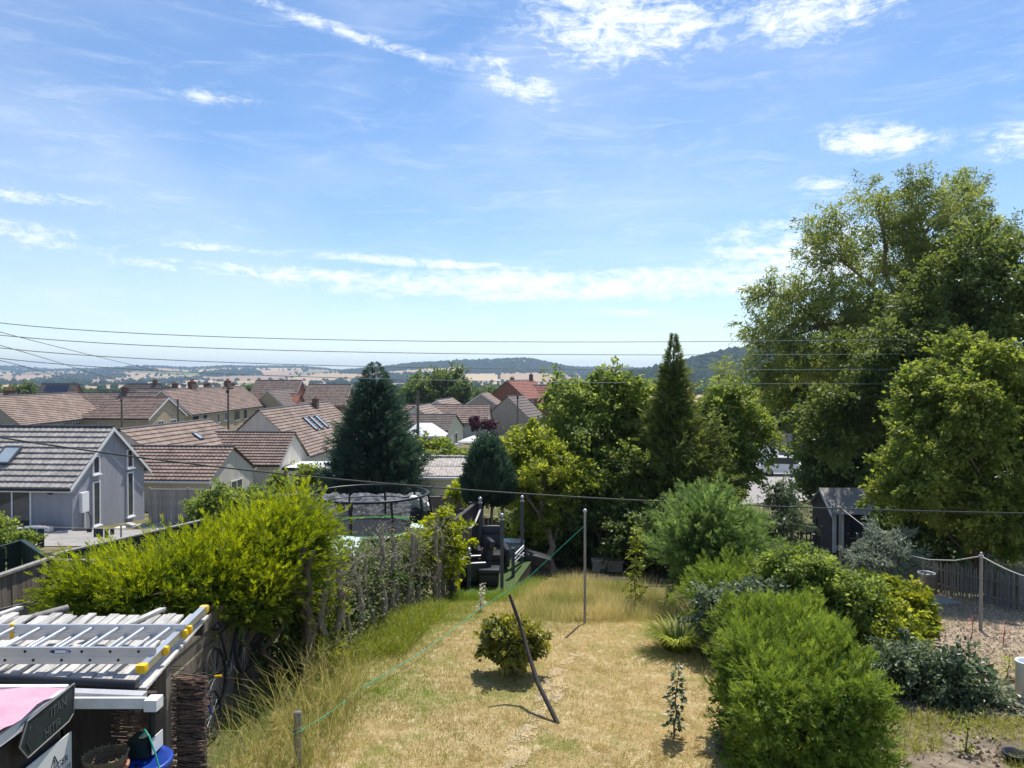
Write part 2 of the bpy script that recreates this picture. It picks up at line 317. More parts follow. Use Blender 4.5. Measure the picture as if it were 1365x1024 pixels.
def limbs(parent, base, fork, targets, r0, m, nb=16, name='trunk', lean=.06):
    mb = MB(); base = Vector(base); fork = Vector(fork); tr = bend(base-Vector((0, 0, .15)), fork, 0, 7, lean)
    mb.tube(tr, [r0*(1.25-.55*i/7) if i else r0*1.45 for i in range(8)], 9)
    idx = RNG.choice(len(targets), min(nb, len(targets)), replace=False)
    for j in idx:
        t = Vector(targets[j]); s = tr[random.randint(3, 7)]; pts = bend(s, t, .08, 6, .07); r = r0*random.uniform(.28, .5)
        mb.tube(pts, [r*(1-.85*i/6) for i in range(7)], 6)
        for _ in range(2):
            q = Vector(targets[RNG.integers(len(targets))])
            if (q-t).length < (t-s).length*.7:
                s2 = pts[3]; mb.tube(bend(s2, q, .05, 4, .08), [r*.45*(1-.8*i/4) for i in range(5)], 5)
    return mb.build(name, m, parent)
def tree(name, label, cat, base, lobes, lm, clumps, per, size, crad, fork=None, r0=.16, bark='bark', nb=16, group=None, **k):
    base = Vector(base); t = thing(name, label, cat, base, group); per = int(per*.64); size = size*1.2
    cr, c = crown('crown', t, lobes, lm, clumps, per, size, crad, **k)
    L = np.array(lobes); f = Vector(fork) if fork else Vector((L[:, 0].mean(), L[:, 1].mean(), L[:, 2].min()))
    limbs(t, base, f, c, r0, MATS[bark], nb); return t
def plumes(name, parent, pos, d, m, n, per, length, size, spread=.16, tint=None, tpl=SPRAYP):
    """feathery plumes: each an axis with sprays tapering to its tip"""
    d = unit(d); k = len(pos); i = np.repeat(np.arange(k), per); t = RNG.uniform(0, 1, len(i))**.8; L = (length*RNG.uniform(.6, 1.35, k))[i]
    rad = rdir(len(i)); rad -= d[i]*np.sum(rad*d[i], 1, keepdims=True); rad = unit(rad); p = pos[i]+d[i]*(t*L)[:, None]+rad*(spread*L*(1-t)*RNG.uniform(.1, 1, len(i)))[:, None]
    dd = d[i]+rad*(.75*(1-.6*t))[:, None]+rdir(len(i))*.12; tt = (RNG.normal(.35, .16, k) if tint is None else tint)[i]+.38*t-.08+RNG.normal(0, .1, len(i))
    V, Fa = scatter(*tpl, p, dd, rdir(len(i)), size*RNG.uniform(.7, 1.2, len(i))*(1.15-.45*t)); return npobj(name, V, Fa, m, parent, np.repeat(np.clip(tt, 0, 1), len(tpl[0])))
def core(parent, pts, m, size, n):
    """inner leaves tinted dark, painting shade inside a dense plant"""
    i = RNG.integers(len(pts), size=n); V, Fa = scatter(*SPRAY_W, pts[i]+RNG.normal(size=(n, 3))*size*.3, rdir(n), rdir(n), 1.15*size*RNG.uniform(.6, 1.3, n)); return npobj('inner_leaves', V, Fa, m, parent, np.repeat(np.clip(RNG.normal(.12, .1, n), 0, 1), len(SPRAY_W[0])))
def sprays(name, parent, pos, d, m, size, tpl=SPRAY, tint=None, nrm=None):
    n = len(pos); V, Fa = scatter(*tpl, pos, d, rdir(n) if nrm is None else nrm, RNG.uniform(.65, 1.3, n)*size)
    t = np.clip(RNG.normal(.5, .25, n), 0, 1) if tint is None else np.clip(tint, 0, 1)
    return npobj(name, V, Fa, m, parent, np.repeat(t, len(tpl[0])))
def cone_conifer(name, label, base, h, r, m, n, size, bark='bark', tip=.02, power=1.0, z0=.06, group=None, wob=.16, tpl=SPRAY, trunk_h=.96, irr=.16):
    """a conifer: whorls of feathery sprays round a tapering column"""
    base = Vector(base); t = thing(name, label, 'conifer', base, group)
    u = RNG.uniform(0, 1, n)**1.25; z = z0*h+u*h*(1-z0); prof = r*np.clip((1-u), 0, 1)**power*np.clip(.55+u*6, 0, 1)+tip
    a = RNG.uniform(0, 2*np.pi, n)
    lump = 1+wob*np.sin(a*3+z*2.1)+irr*np.sin(a*7-z*5.3)*.7+.5*irr*np.sin(a*13+z*11)
    rr = prof*lump*RNG.uniform(.62, 1.03, n); pos = np.stack([rr*np.cos(a), rr*np.sin(a), z], 1)+np.array(base)
    d = np.stack([np.cos(a), np.sin(a), RNG.uniform(.1, .9, n)], 1)+rdir(n)*.35
    size = size*(.28+.72*np.clip(1.6*(1-u), 0, 1)); shade = .55+.5*np.sin(a*5+z*3.1)*.5+RNG.normal(0, .2, n)
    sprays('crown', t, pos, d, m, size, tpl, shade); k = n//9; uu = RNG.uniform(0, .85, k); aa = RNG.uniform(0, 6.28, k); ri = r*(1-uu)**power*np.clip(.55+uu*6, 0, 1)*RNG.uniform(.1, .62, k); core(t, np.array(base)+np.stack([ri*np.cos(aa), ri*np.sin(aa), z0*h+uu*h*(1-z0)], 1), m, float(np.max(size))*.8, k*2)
    MB().tube([base-Vector((0, 0, .1)), base+Vector((0, 0, h*trunk_h))], [max(.05, r*.09), .012], 7).build('trunk', MATS[bark], t); return t
BLADE = (np.array([(-.012, 0, 0), (.012, 0, 0), (.010, .45, .03), (-.010, .45, .03), (.001, 1, .22), (-.001, 1, .22)]), np.array([(0, 1, 2, 3), (3, 2, 4, 5)]))
GRASS = (np.array([(-.02, 0, 0), (.02, 0, 0), (.0, 1, .25)]), np.array([(0, 1, 2)]))
ARCH = (np.array([(-.014, 0, 0), (.014, 0, 0), (.013, .42, .06), (-.013, .42, .06), (.010, .78, .25), (-.010, .78, .25), (.002, .92, .52), (-.002, .92, .52)]),
        np.array([(0, 1, 2, 3), (3, 2, 4, 5), (5, 4, 6, 7)]))
def blades(name, xy, m, h, tpl=BLADE, lean=.35, tint=None, parent=None, zoff=0, wid=1.):
    n = len(xy); pos = np.stack([xy[:, 0], xy[:, 1], T(xy[:, 0], xy[:, 1])+zoff], 1); d = np.array((0, 0, 1.))+rdir(n)*lean
    tv = tpl[0].copy(); tv[:, 0] *= wid
    V, Fa = scatter(tv, tpl[1], pos, d, rdir(n)*np.array((1, 1, .05)), np.broadcast_to(h, (n,))*RNG.uniform(.5, 1.25, n))
    t = np.clip(RNG.normal(.5, .25, n) if tint is None else tint, 0, 1)
    return npobj(name, V, Fa, m, parent, np.repeat(t, len(tv)))
def inpoly(x, y, poly):
    ins = np.zeros(np.shape(x), bool); j = len(poly)-1
    for i in range(len(poly)):
        (xi, yi), (xj, yj) = poly[i], poly[j]
        ins ^= ((yi > y) != (yj > y)) & (x < (xj-xi)*(y-yi)/((yj-yi) or 1e-9)+xi); j = i
    return ins
def polysample(poly, n):
    p = np.array(poly); lo, hi = p.min(0), p.max(0); out = []
    got = 0
    while got < n:
        q = RNG.uniform(lo, hi, (n*2, 2)); q = q[inpoly(q[:, 0], q[:, 1], poly)]; out.append(q); got += len(q)
    return np.concatenate(out)[:n]
def nz(x, y, s, seed=0):
    """cheap smooth value noise in about -1..1"""
    return (np.sin(x*s+seed+1.7*np.sin(y*s*.8+seed*2))+np.sin(y*s*1.3-seed+1.3*np.sin(x*s*.6+seed)))*.5
def sheet(name, poly, m, cell=.15, dz=.03, kind='structure', rough=.0, broken=0):
    p = np.array(poly); lo, hi = p.min(0), p.max(0); nx, ny = [int(v)+2 for v in (hi-lo)/cell]
    gx, gy = np.meshgrid(lo[0]+np.arange(nx)*cell, lo[1]+np.arange(ny)*cell, indexing='ij'); z = T(gx, gy)+dz+rough*nz(gx, gy, 5, 3)
    V = np.stack([gx, gy, z], -1).reshape(-1, 3); i, j = np.meshgrid(np.arange(nx-1), np.arange(ny-1), indexing='ij')
    jx, jy = RNG.normal(0, cell*.35, (2, nx-1, ny-1)); ok = inpoly(gx[:-1, :-1]+cell/2+jx+.1*nz(gy[:-1, :-1], gx[:-1, :-1], 4, 1), gy[:-1, :-1]+cell/2+jy, poly); a = (i*ny+j)[ok]
    if broken: cx_, cy_ = gx[:-1, :-1][ok], gy[:-1, :-1][ok]; a = a[nz(cx_, cy_, 9, 2)+.7*nz(cx_, cy_, 23, 5)+RNG.normal(0, .25, len(a)) > broken]
    Fa = np.stack([a, a+ny, a+ny+1, a+1], 1); o = npobj(name, V, Fa, m, smooth=True); tag(o, kind=kind); return o

# ------------------------------------------------------------------ the ground
def ground_mat(name, cols, scales, bump=.5, bscale=30):
    m = bpy.data.materials.new(name); m.use_nodes = True; t = m.node_tree; b = t.nodes['Principled BSDF']; b.inputs['Roughness'].default_value = 1; b.inputs['Specular IOR Level'].default_value = .1
    tcn = t.nodes.new('ShaderNodeTexCoord'); cur = None
    for c, s in zip(cols, [None]+scales):
        if cur is None: rg = t.nodes.new('ShaderNodeRGB'); rg.outputs[0].default_value = (*c, 1); cur = rg.outputs[0]; continue
        n = t.nodes.new('ShaderNodeTexNoise'); n.inputs['Scale'].default_value = s[0]; n.inputs['Detail'].default_value = 7; n.inputs['Roughness'].default_value = .68
        t.links.new(tcn.outputs['Object'], n.inputs['Vector']); mr = t.nodes.new('ShaderNodeMapRange'); mr.inputs[1].default_value = s[1]; mr.inputs[2].default_value = s[2]
        t.links.new(n.outputs['Fac'], mr.inputs[0]); mx = t.nodes.new('ShaderNodeMix'); mx.data_type = 'RGBA'; mx.inputs[7].default_value = (*c, 1)
        t.links.new(mr.outputs[0], mx.inputs[0]); t.links.new(cur, mx.inputs[6]); cur = mx.outputs[2]
    t.links.new(cur, b.inputs['Base Color']); n = t.nodes.new('ShaderNodeTexNoise'); n.inputs['Scale'].default_value = bscale; n.inputs['Detail'].default_value = 6
    t.links.new(tcn.outputs['Object'], n.inputs['Vector']); bp = t.nodes.new('ShaderNodeBump'); bp.inputs['Strength'].default_value = bump; bp.inputs['Distance'].default_value = .05
    t.links.new(n.outputs['Fac'], bp.inputs['Height']); t.links.new(bp.outputs[0], b.inputs['Normal']); MATS[name] = m; return m
gm = ground_mat('rough_ground', [(.10, .10, .045), (.20, .17, .09), (.07, .075, .03)], [(.35, .42, .62), (.12, .5, .65)], .5, 6)
ys = np.concatenate([[-60, -30, -12, -5], np.arange(0, 40, .5), np.geomspace(40, 9000, 120)])
xh = np.concatenate([np.arange(0, 30, .75), np.geomspace(30, 7500, 70)]); xs = np.concatenate([-xh[:0:-1], xh])
gx, gy = np.meshgrid(xs, ys, indexing='ij'); gz = T(gx, gy)-8*sst(gy, 450, 800)*(1-sst(gy, 5600, 6500)); ny = len(ys)
i, j = np.meshgrid(np.arange(len(xs)-1), np.arange(ny-1), indexing='ij'); a = (i*ny+j).ravel()
tag(npobj('ground', np.stack([gx, gy, gz], -1).reshape(-1, 3), np.stack([a, a+ny, a+ny+1, a+1], 1), gm, smooth=True), kind='structure')
LAWN = [(-3.6, 7.2), (-3.0, 9.5), (-3.1, 11.4), (-2.4, 13.2), (-1.9, 15.5), (-1.5, 18.2), (.4, 18.6), (.9, 22), (2.9, 20.5), (3.3, 17), (3.0, 13.6), (3.1, 11), (2.9, 9), (2.9, 7.2)]
dry = ground_mat('dry_lawn', [(.46, .345, .175), (.31, .22, .10), (.20, .23, .06), (.55, .45, .27), (.24, .26, .075)], [(3.2, .46, .62), (.9, .5, .64), (5, .52, .66), (11, .57, .68)], .9, 40)
sheet('lawn', LAWN, dry, .09, .014, rough=.006)
YARD = [(5.2, 8.2), (5.0, 10.5), (6.5, 13), (8.3, 15), (9.2, 19), (10.6, 23.5), (12.9, 24.5), (13, 16), (11.5, 11), (10, 8.2)]
grav = ground_mat('gravel', [(.44, .35, .24), (.32, .245, .17), (.54, .45, .33)], [(9, .45, .6), (22, .52, .66)], .9, 60)
sheet('gravel_yard', YARD, grav, .12, .02, rough=.01)
BED = [(3.4, 7.0), (3.9, 9.0), (4.1, 12.2), (5.6, 13), (7.2, 12.4), (8.8, 10.5), (8.4, 8.5), (7.6, 7.0)]
sheet('soil_bed', BED, MATS['soil'], .09, .04, rough=.015)
path = [(-.28, 8.3), (-.02, 9.2), (.22, 10.1), (.5, 11.1), (.72, 11.9), (.95, 12.6), (1.1, 12.6), (.9, 11.8), (.72, 11.0), (.47, 10.0), (.26, 9.2), (.02, 8.3)]
sheet('worn_path', path, ground_mat('worn_earth', [(.46, .36, .23), (.40, .32, .22), (.52, .40, .22)], [(6, .45, .6), (2.2, .48, .6)], .8, 30), .022, .02, rough=.004, broken=-.35)
sheet('painted_shade_ground', [(-4.6, 18.6), (-1.6, 23), (.8, 22), (3, 20.3), (5, 20), (9.5, 24), (13, 28), (12, 33), (-4, 33)], MATS['painted_shade_soil'], .4, .03)  # soil colour darkened to paint in the deep shade under the trees
sheet('patio', [(-29, 31), (-29, 38.5), (-18.5, 38.5), (-17.5, 44), (-15.5, 44), (-16, 31)], M_('patio_paving', (.27, .255, .235), .9, .25, 1.5, .3, 20), .6, .03)
road = sheet('car_park', [(15, 50), (15, 82), (48, 82), (48, 50)], MATS['asphalt'], 2., .05)
TET = (np.array([(-.5, -.4, 0), (.5, -.35, 0), (.05, .5, 0), (0, 0, .55)]), np.array([(0, 1, 3), (1, 2, 3), (2, 0, 3)]))
def stones(name, label, poly, n, m, s0, s1):
    q = polysample(poly, n); p = np.stack([q[:, 0], q[:, 1], T(q[:, 0], q[:, 1])+.03], 1); d = rdir(n); d[:, 2] *= .2
    V, Fa = scatter(*TET, p, d, np.array((0, 0, 1.))+rdir(n)*.25, s0+(s1-s0)*RNG.uniform(0, 1, n)**3); return tag(npobj(name, V, Fa, m, None, np.repeat(RNG.uniform(0, 1, n), 4)), label, name.replace('_', ' '), kind='stuff')
stones('gravel_stones', 'loose pale gravel strewn over the yard', YARD, 15000, leafmat('pebble', (.30, .225, .15), (.66, .55, .40), 0, rough=.9, spec=.1), .02, .075)
stones('soil_clods', 'dry brown clods over the soil bed', BED, 7000, leafmat('clod', (.10, .075, .05), (.32, .25, .18), 0, rough=1, spec=.05), .02, .09)
# ------------------------------------------------------------------ far farmland: fields between hedges, woods on the hills
NS = 620
sx_ = RNG.uniform(-4200, 4200, NS); sy_ = RNG.uniform(500, 6200, NS); seeds = np.stack([sx_, sy_], 1)
fcol = np.array([(.40, .28, .165), (.35, .24, .15), (.44, .33, .19), (.30, .20, .13), (.13, .16, .06), (.19, .19, .085), (.34, .27, .14)])
scol = fcol[RNG.choice(7, NS, p=[.24, .17, .2, .1, .1, .07, .12])]*RNG.uniform(.85, 1.12, (NS, 1))
def nearest(x, y):
    q = np.stack([x.ravel()*1.0, y.ravel()], 1); i1 = np.zeros(len(q), int); d1 = np.zeros(len(q)); d2 = np.zeros(len(q))
    for s in range(0, len(q), 20000):
        d = (q[s:s+20000, None, 0]-seeds[None, :, 0])**2+((q[s:s+20000, None, 1]-seeds[None, :, 1])*.55)**2
        o = np.argpartition(d, 1, axis=1)[:, :2]; a = d[np.arange(len(d)), o[:, 0]]; b = d[np.arange(len(d)), o[:, 1]]; sw = a > b
        i1[s:s+20000] = np.where(sw, o[:, 1], o[:, 0]); d1[s:s+20000] = np.sqrt(np.minimum(a, b)); d2[s:s+20000] = np.sqrt(np.maximum(a, b))
    return i1, d1, d2
az = np.linspace(-R(42), R(42), 320); ds = np.geomspace(460, 6000, 130)
ga, gd = np.meshgrid(az, ds, indexing='ij'); fx = np.tan(ga)*gd; fy = gd; fz = T(fx, fy)+.3; ny = len(ds)
i, j = np.meshgrid(np.arange(len(az)-1), np.arange(ny-1), indexing='ij'); a = (i*ny+j).ravel(); Fa = np.stack([a, a+ny, a+ny+1, a+1], 1)
i1, _, _ = nearest((fx[:-1, :-1]+fx[1:, 1:])/2, (fy[:-1, :-1]+fy[1:, 1:])/2)
fm = bpy.data.materials.new('fields'); fm.use_nodes = True; b = fm.node_tree.nodes['Principled BSDF']; b.inputs['Roughness'].default_value = 1; b.inputs['Specular IOR Level'].default_value = .05
at = fm.node_tree.nodes.new('ShaderNodeAttribute'); at.attribute_name = 'field'; fm.node_tree.links.new(at.outputs['Color'], b.inputs['Base Color'])
me = npmesh('farmland', np.stack([fx, fy, fz], -1).reshape(-1, 3), Fa, fm, smooth=True)
ca = me.attributes.new('field', 'FLOAT_COLOR', 'FACE'); ca.data.foreach_set('color', np.concatenate([scol[i1], np.ones((len(i1), 1))], 1).astype(np.float32).ravel())
tag(link('farmland', me), kind='structure')
def ico(sub):
    import bmesh
    bm = bmesh.new(); bmesh.ops.create_icosphere(bm, subdivisions=sub, radius=1); V = np.array([v.co[:] for v in bm.verts]); Fq = np.array([[v.index for v in f.verts] for f in bm.faces]); bm.free(); return V, Fq
ICO1, ICO2 = ico(1), ico(2)
wood_m = leafmat('wood_far', (.022, .04, .016), (.05, .075, .025), .08, rough=1, spec=.0)
def wood(name, label, x, y, size, tpl, cat='woodland', sink=.25):
    n = len(x); V0, F0 = tpl; k = len(V0); z = T(x, y); s = size*RNG.uniform(.6, 1.3, n)
    jit = 1+RNG.uniform(-.28, .28, (n, k, 1)); sc = np.stack([s*RNG.uniform(.8, 1.2, n)*.62, s*RNG.uniform(.8, 1.2, n)*.62, s*.6], 1)
    V = V0[None]*jit*sc[:, None, :]+np.stack([x, y, z+s*(.6-sink)], 1)[:, None, :]
    o = npobj(name, V.reshape(-1, 3), (F0[None]+(np.arange(n)*k)[:, None, None]).reshape(-1, 3), wood_m, None, np.repeat(np.clip(RNG.normal(.45, .3, n), 0, 1), k), smooth=False)
    return tag(o, label, cat, kind='stuff')
def polar(n, a0, a1, d0, d1):
    a = RNG.uniform(a0, a1, n); d = np.sqrt(RNG.uniform(d0*d0, d1*d1, n)); return np.tan(a)*d, d
qx, qy = polar(60000, -R(38), R(38), 700, 5600); q1, e1, e2 = nearest(qx, qy); ok = (e2-e1 < 8)
wood('hedgerows', 'distant dark hedgerow trees between the golden fields', qx[ok][:5000], qy[ok][:5000], 9, ICO1, 'hedgerow')
hw = RNG.uniform(size=NS) < .2
qx, qy = polar(40000, -R(38), R(20), 1900, 5600); q1, _, _ = nearest(qx, qy); ok = hw[q1]
wood('copses', 'distant blue-green copses scattered over the far slope', qx[ok][:4800], qy[ok][:4800], 14, ICO1)
qx, qy = polar(14000, -R(38), -R(2), 4450, 5300); ok = nz(qx, qy, .004, 2) > -.35
wood('skyline_trees', 'thin line of trees along the far left skyline', qx[ok][:2600], qy[ok][:2600], 13, ICO1)
qx = RNG.uniform(-700, 520, 9000); qy = RNG.uniform(2400, 3500, 9000); ok = (T(qx, qy) > 4) & (nz(qx, qy, .0085, 1) > -.2)
wood('hill_wood', 'wooded hill rising behind the red brick house', qx[ok], qy[ok], 12, ICO1)
qx = RNG.uniform(60, 1500, 5200); qy = RNG.uniform(1050, 1750, 5200); ok = T(qx, qy) > -16
wood('near_hill_wood', 'dark wooded hillside behind the thin pointed conifer', qx[ok], qy[ok], 13, ICO1)
qx, qy = polar(2600, -R(9), R(9), 420, 1300); ok = nz(qx, qy, .012, 5) > .05
wood('valley_trees', 'belt of valley trees below the wooded hill', qx[ok], qy[ok], 8, ICO1)
qx, qy = polar(900, -R(36), -R(3), 330, 800); ok = nz(qx, qy, .03, 4) > .1
wood('valley_shrubs', 'low trees between rooftops and the far fields', qx[ok], qy[ok], 7, ICO1)
hz = MB().box((0, 4000, 50), (15400, 10400, 180)).build('haze', bpy.data.materials.new('haze')); tag(hz, 'pale blue summer haze lying over the valley', 'haze', kind='stuff')
hm = hz.data.materials[0]; hm.use_nodes = True; hm.node_tree.nodes.clear(); pv = hm.node_tree.nodes.new('ShaderNodeVolumePrincipled'); ho = hm.node_tree.nodes.new('ShaderNodeOutputMaterial')
pv.inputs['Color'].default_value = (.55, .74, .98, 1); pv.inputs['Density'].default_value = .00014; pv.inputs['Anisotropy'].default_value = .3; hm.node_tree.links.new(pv.outputs[0], ho.inputs['Volume'])
# ------------------------------------------------------------------ houses
def tiled_slope(e0, e1, r0, r1, nrow, ncol, step=.035, roll=.02, thick=.05):
    """slope from eave edge e0-e1 to ridge edge r0-r1: overlapping courses with rolled tiles (real relief)"""
    e0, e1, r0, r1 = [np.array(v, float) for v in (e0, e1, r0, r1)]; nrm = np.cross(e1-e0, r0-e0); nrm /= np.linalg.norm(nrm)
    cols = np.linspace(0, 1, ncol*4+1); rl = roll*np.abs(np.sin(cols*ncol*np.pi))**.7; V = []; Fa = []; nc = len(cols)
    for r in range(nrow):
        for s, off in ((0., step), (1., 0.)):
            t = (r+s)/nrow; a = e0+(r0-e0)*t; b = e1+(r1-e1)*t
            V.append(a[None]+(b-a)[None]*cols[:, None]+nrm[None]*(off+rl*(1 if s == 0 else .8)+.01)[:, None])
    V = np.concatenate(V); k = np.arange(nc-1)
    for q in range(2*nrow-1): Fa.append(np.stack([q*nc+k, q*nc+k+1, (q+1)*nc+k+1, (q+1)*nc+k], 1))
    # eave lip
    lip = V[:nc]-nrm*(thick+step); b = len(V); V = np.concatenate([V, lip]); Fa.append(np.stack([b+k, b+k+1, k+1, k], 1))
    return V, np.concatenate(Fa)
def house(label, end, rot, L, Wd, base, eave, ridge, wall, tile, wins=(), over=.3, rows=10, cols=40, near='r', barge='bargeboard', hip=0, chim=(), name='house', cat='house', group=None, roll=.02, step=.07, gutter='black_plastic', skyl=(), ridge_m='ridge_dark'):
    """end = ground point at the middle of the visible gable; ridge runs along local X; near='r' visible gable at +X, 'l' at -X"""
    c, s = math.cos(R(rot)), math.sin(R(rot)); ux = Vector((c, s, 0)); uy = Vector((-s, c, 0)); uz = Vector((0, 0, 1))
    ctr = Vector((end[0], end[1], 0))+ux*(-L/2 if near == 'r' else L/2); ctr.z = base; t = thing(name, label, cat, ctr, group)
    def w(x, y, z): return ctr+ux*x+uy*y+uz*z
    hx, hy = L/2, Wd/2; zb = -1.2
    mb = MB(); v = []
    for x in (-hx, hx): v += [w(x, -hy, zb), w(x, hy, zb), w(x, hy, eave), w(x, 0, ridge), w(x, -hy, eave)]
    hl = (hip if near == 'r' else 0); hr = (hip if near == 'l' else 0)
    if hl: v[3] = w(-hx, 0, eave)
    if hr: v[8] = w(hx, 0, eave)
    mb.add(v, [(0, 1, 2, 3, 4), (9, 8, 7, 6, 5), (0, 4, 9, 5), (1, 6, 7, 2), (4, 3, 8, 9), (2, 7, 8, 3)] if not hip else [(0, 1, 2, 3, 4), (9, 8, 7, 6, 5), (0, 4, 9, 5), (1, 6, 7, 2)])
    mb.build('wall', MATS[wall], t)
    sl = (ridge-eave)/hy; ez = eave-over*sl; oy = hy+over; gx = .18; lift = .06
    rl, rr = -hx-gx+hl, hx+gx-hr; Vs = []; Fs = []; nv = 0
    for sg in (-1, 1):
        e0, e1 = w(-sg*-1*(-hx-gx) if sg > 0 else -hx-gx, sg*oy, ez+lift), w(hx+gx if sg < 0 else -hx-gx, sg*oy, ez+lift)
        if sg < 0: e0, e1, r0, r1 = w(-hx-gx, -oy, ez+lift), w(hx+gx, -oy, ez+lift), w(rl, 0, ridge+lift), w(rr, 0, ridge+lift)
        else: e0, e1, r0, r1 = w(hx+gx, oy, ez+lift), w(-hx-gx, oy, ez+lift), w(rr, 0, ridge+lift), w(rl, 0, ridge+lift)
        Vq, Fq = tiled_slope(e0, e1, r0, r1, rows, cols if sg < 0 else max(3, cols//8), step, roll if sg < 0 else 0); Vs.append(Vq); Fs.append(Fq+nv); nv += len(Vq)
    if hip:
        sx = -1 if hl else 1; xr = rl if hl else rr
        a, b = w(sx*(hx+gx), sx*oy, ez+lift), w(sx*(hx+gx), -sx*oy, ez+lift); p = w(xr, 0, ridge+lift)
        if sx > 0: a, b = b, a
        Vq, Fq = tiled_slope(a, b, p, p, rows, 10, step, 0); Vs.append(Vq); Fs.append(Fq+nv); nv += len(Vq)
    ro = npobj('roof', np.concatenate(Vs), np.concatenate(Fs), MATS[tile], t)
    m = MB(); nr = max(6, int((rr-rl)/.45))
    for k in range(nr):
        x0 = rl+(rr-rl)*k/nr; x1 = rl+(rr-rl)*(k+1)/nr-.015; m.tube([w(x0, 0, ridge+lift-.01), w(x1, 0, ridge+lift+.01)], .13, 8)
    m.build('ridge_tiles', MATS[ridge_m], ro)
    if barge:
        for x, hp in ((-hx-gx-.02, hl), (hx+gx+.02, hr)):
            if hp: continue
            m = MB()
            for sg in (-1, 1):
                m.prism([w(x-.02, sg*oy, ez-.13), w(x-.02, 0, ridge-.13), w(x-.02, 0, ridge+.06), w(x-.02, sg*oy, ez+.05)], ux*.04)
            m.build('bargeboard', MATS[barge], t)
    for sg in (-1, 1):
        m = MB(); m.tube([w(-hx-gx, sg*(oy+.05), ez-.02), w(hx+gx, sg*(oy+.05), ez-.02)], .06, 6); m.build('gutter', MATS[gutter], t)
        m = MB(); m.box(w(0, sg*(oy-.06), ez-.06), (L+2*gx-.02, .03, .18), basis(ux, uy, uz)); m.build('fascia', MATS['bargeboard'], t)
    for wd in wins:
        side, u, z, ww, hh = wd[:5]; kind = wd[5] if len(wd) > 5 else 'upvc'; bars = wd[6] if len(wd) > 6 else 2
        if side == 'f': o, au, an = w(u, -hy, z), ux, -uy
        elif side == 'b': o, au, an = w(u, hy, z), ux, uy
        elif side == 'r': o, au, an = w(hx, u, z), uy, ux
        else: o, au, an = w(-hx, u, z), uy, -ux
        B = basis(au, an, uz); gl = MB().box(o+an*.01, (ww, .04, hh), B).build('door' if kind == 'door' else 'window', MATS['red' if kind == 'door' else 'glass'], t)
        if kind != 'door':
            m = MB(); f = .07
            for sg in (-1, 1):
                m.box(o+an*.03+au*sg*(ww/2-f/2), (f, .09, hh), B); m.box(o+an*.031+uz*sg*(hh/2-f/2), (ww-2*f-.004, .09, f), B)
            for k in range(1, bars): m.box(o+an*.029+au*(ww*(k/bars-.5)), (f*.9, .085, hh-2*f-.004), B)
            m.build('frame', MATS['upvc' if kind != 'dark' else 'black_plastic'], gl)
            MB().box(o+an*.07-uz*(hh/2+.035), (ww+.16, .16, .06), B).build('sill', MATS['upvc'], gl)
    for x, y, cw, ch, pots in chim:
        zr = ridge-abs(y)*sl; cb = MB().box(w(x, y, zr+ch/2-.3), (cw, .55, ch+.6), basis(ux, uy, uz)); cb.box(w(x, y, zr+ch+.03), (cw+.12, .67, .08), basis(ux, uy, uz)); co = cb.build('chimney', MATS['brick_dark'], ro)
        for k in range(pots): MB().cyl(w(x+(k-(pots-1)/2)*.38, y, zr+ch+.05), .11, .35, 10, .09).build('chimney_pot', MATS['terracotta'], co)
        if pots > 1 and ch >= 1:
            a_ = w(x+.3, y, zr+ch); m = MB().tube([a_, a_+Vector((0, 0, 1.5))], .02, 5).tube([a_+Vector((-.5, -.2, 1.4)), a_+Vector((.5, .2, 1.4))], .015, 4)
            for q_ in range(6): m.tube([a_+Vector((-.45+.17*q_+.08, -.18+.07*q_-.2, 1.4)), a_+Vector((-.45+.17*q_-.08, -.18+.07*q_+.2, 1.4))], .01, 4)
            m.build('aerial', MATS['alu_dull'], co)
        MB().box(w(x, y-.42, zr-.2), (cw+.2, .3, .03), basis(ux, uy, uz)).build('flashing', MATS['lead'], co)
    for x, q, sw, sh in skyl:      # roof windows on the front (-Y) slope; q = fraction up the slope
        sv = Vector((0, 0, 0))+uy*hy+uz*(ridge-eave); sv.normalize(); nn = ux.cross(sv); p = w(x, -hy*(1-q), eave+(ridge-eave)*q)+nn*.22; B = basis(ux, sv, nn)
        sw_o = MB().box(p, (sw-.12, sh-.12, .06), B).build('roof_window', MATS['glass_pale'], ro); m = MB()
        for sg in (-1, 1): m.box(p+ux*sg*(sw/2-.04), (.08, sh, .13), B); m.box(p+sv*sg*(sh/2-.04), (sw-.165, .08, .128), B)
        m.build('frame', MATS['slate_paint'], sw_o)
    return t, w
# grey rendered bungalow beside the green fence
EA = (X(147, 41.2), 41.2)
bA, wA = house('grey rendered bungalow with slate-coloured tiled roof, roof window and tall gable slits', EA, -4, 20, 6.5, ZC-8.0, 2.62, 5.05, 'render_grey', 'tile_grey',
   [('r', -1.35, 1.25, .62, 2.3, 'upvc', 1), ('r', 1.75, 1.25, .62, 2.5, 'upvc', 1), ('r', -1.35, 3.25, .6, .95, 'upvc', 1), ('r', 1.75, 3.25, .6, 1.05, 'upvc', 1), ('f', 6.9, 1.15, 2.0, 2.25, 'upvc', 2), ('f', 4.7, 1.15, 2.2, 2.25, 'upvc', 2), ('f', 2.4, 1.15, 2.2, 2.25, 'upvc', 2)],
   over=.42, rows=11, cols=66, roll=.03, step=.07, skyl=[(5.7, .42, .95, 1.3)], name='bungalow', cat='bungalow')
def wl(wf, x, y, z): return wf(x, y, z)
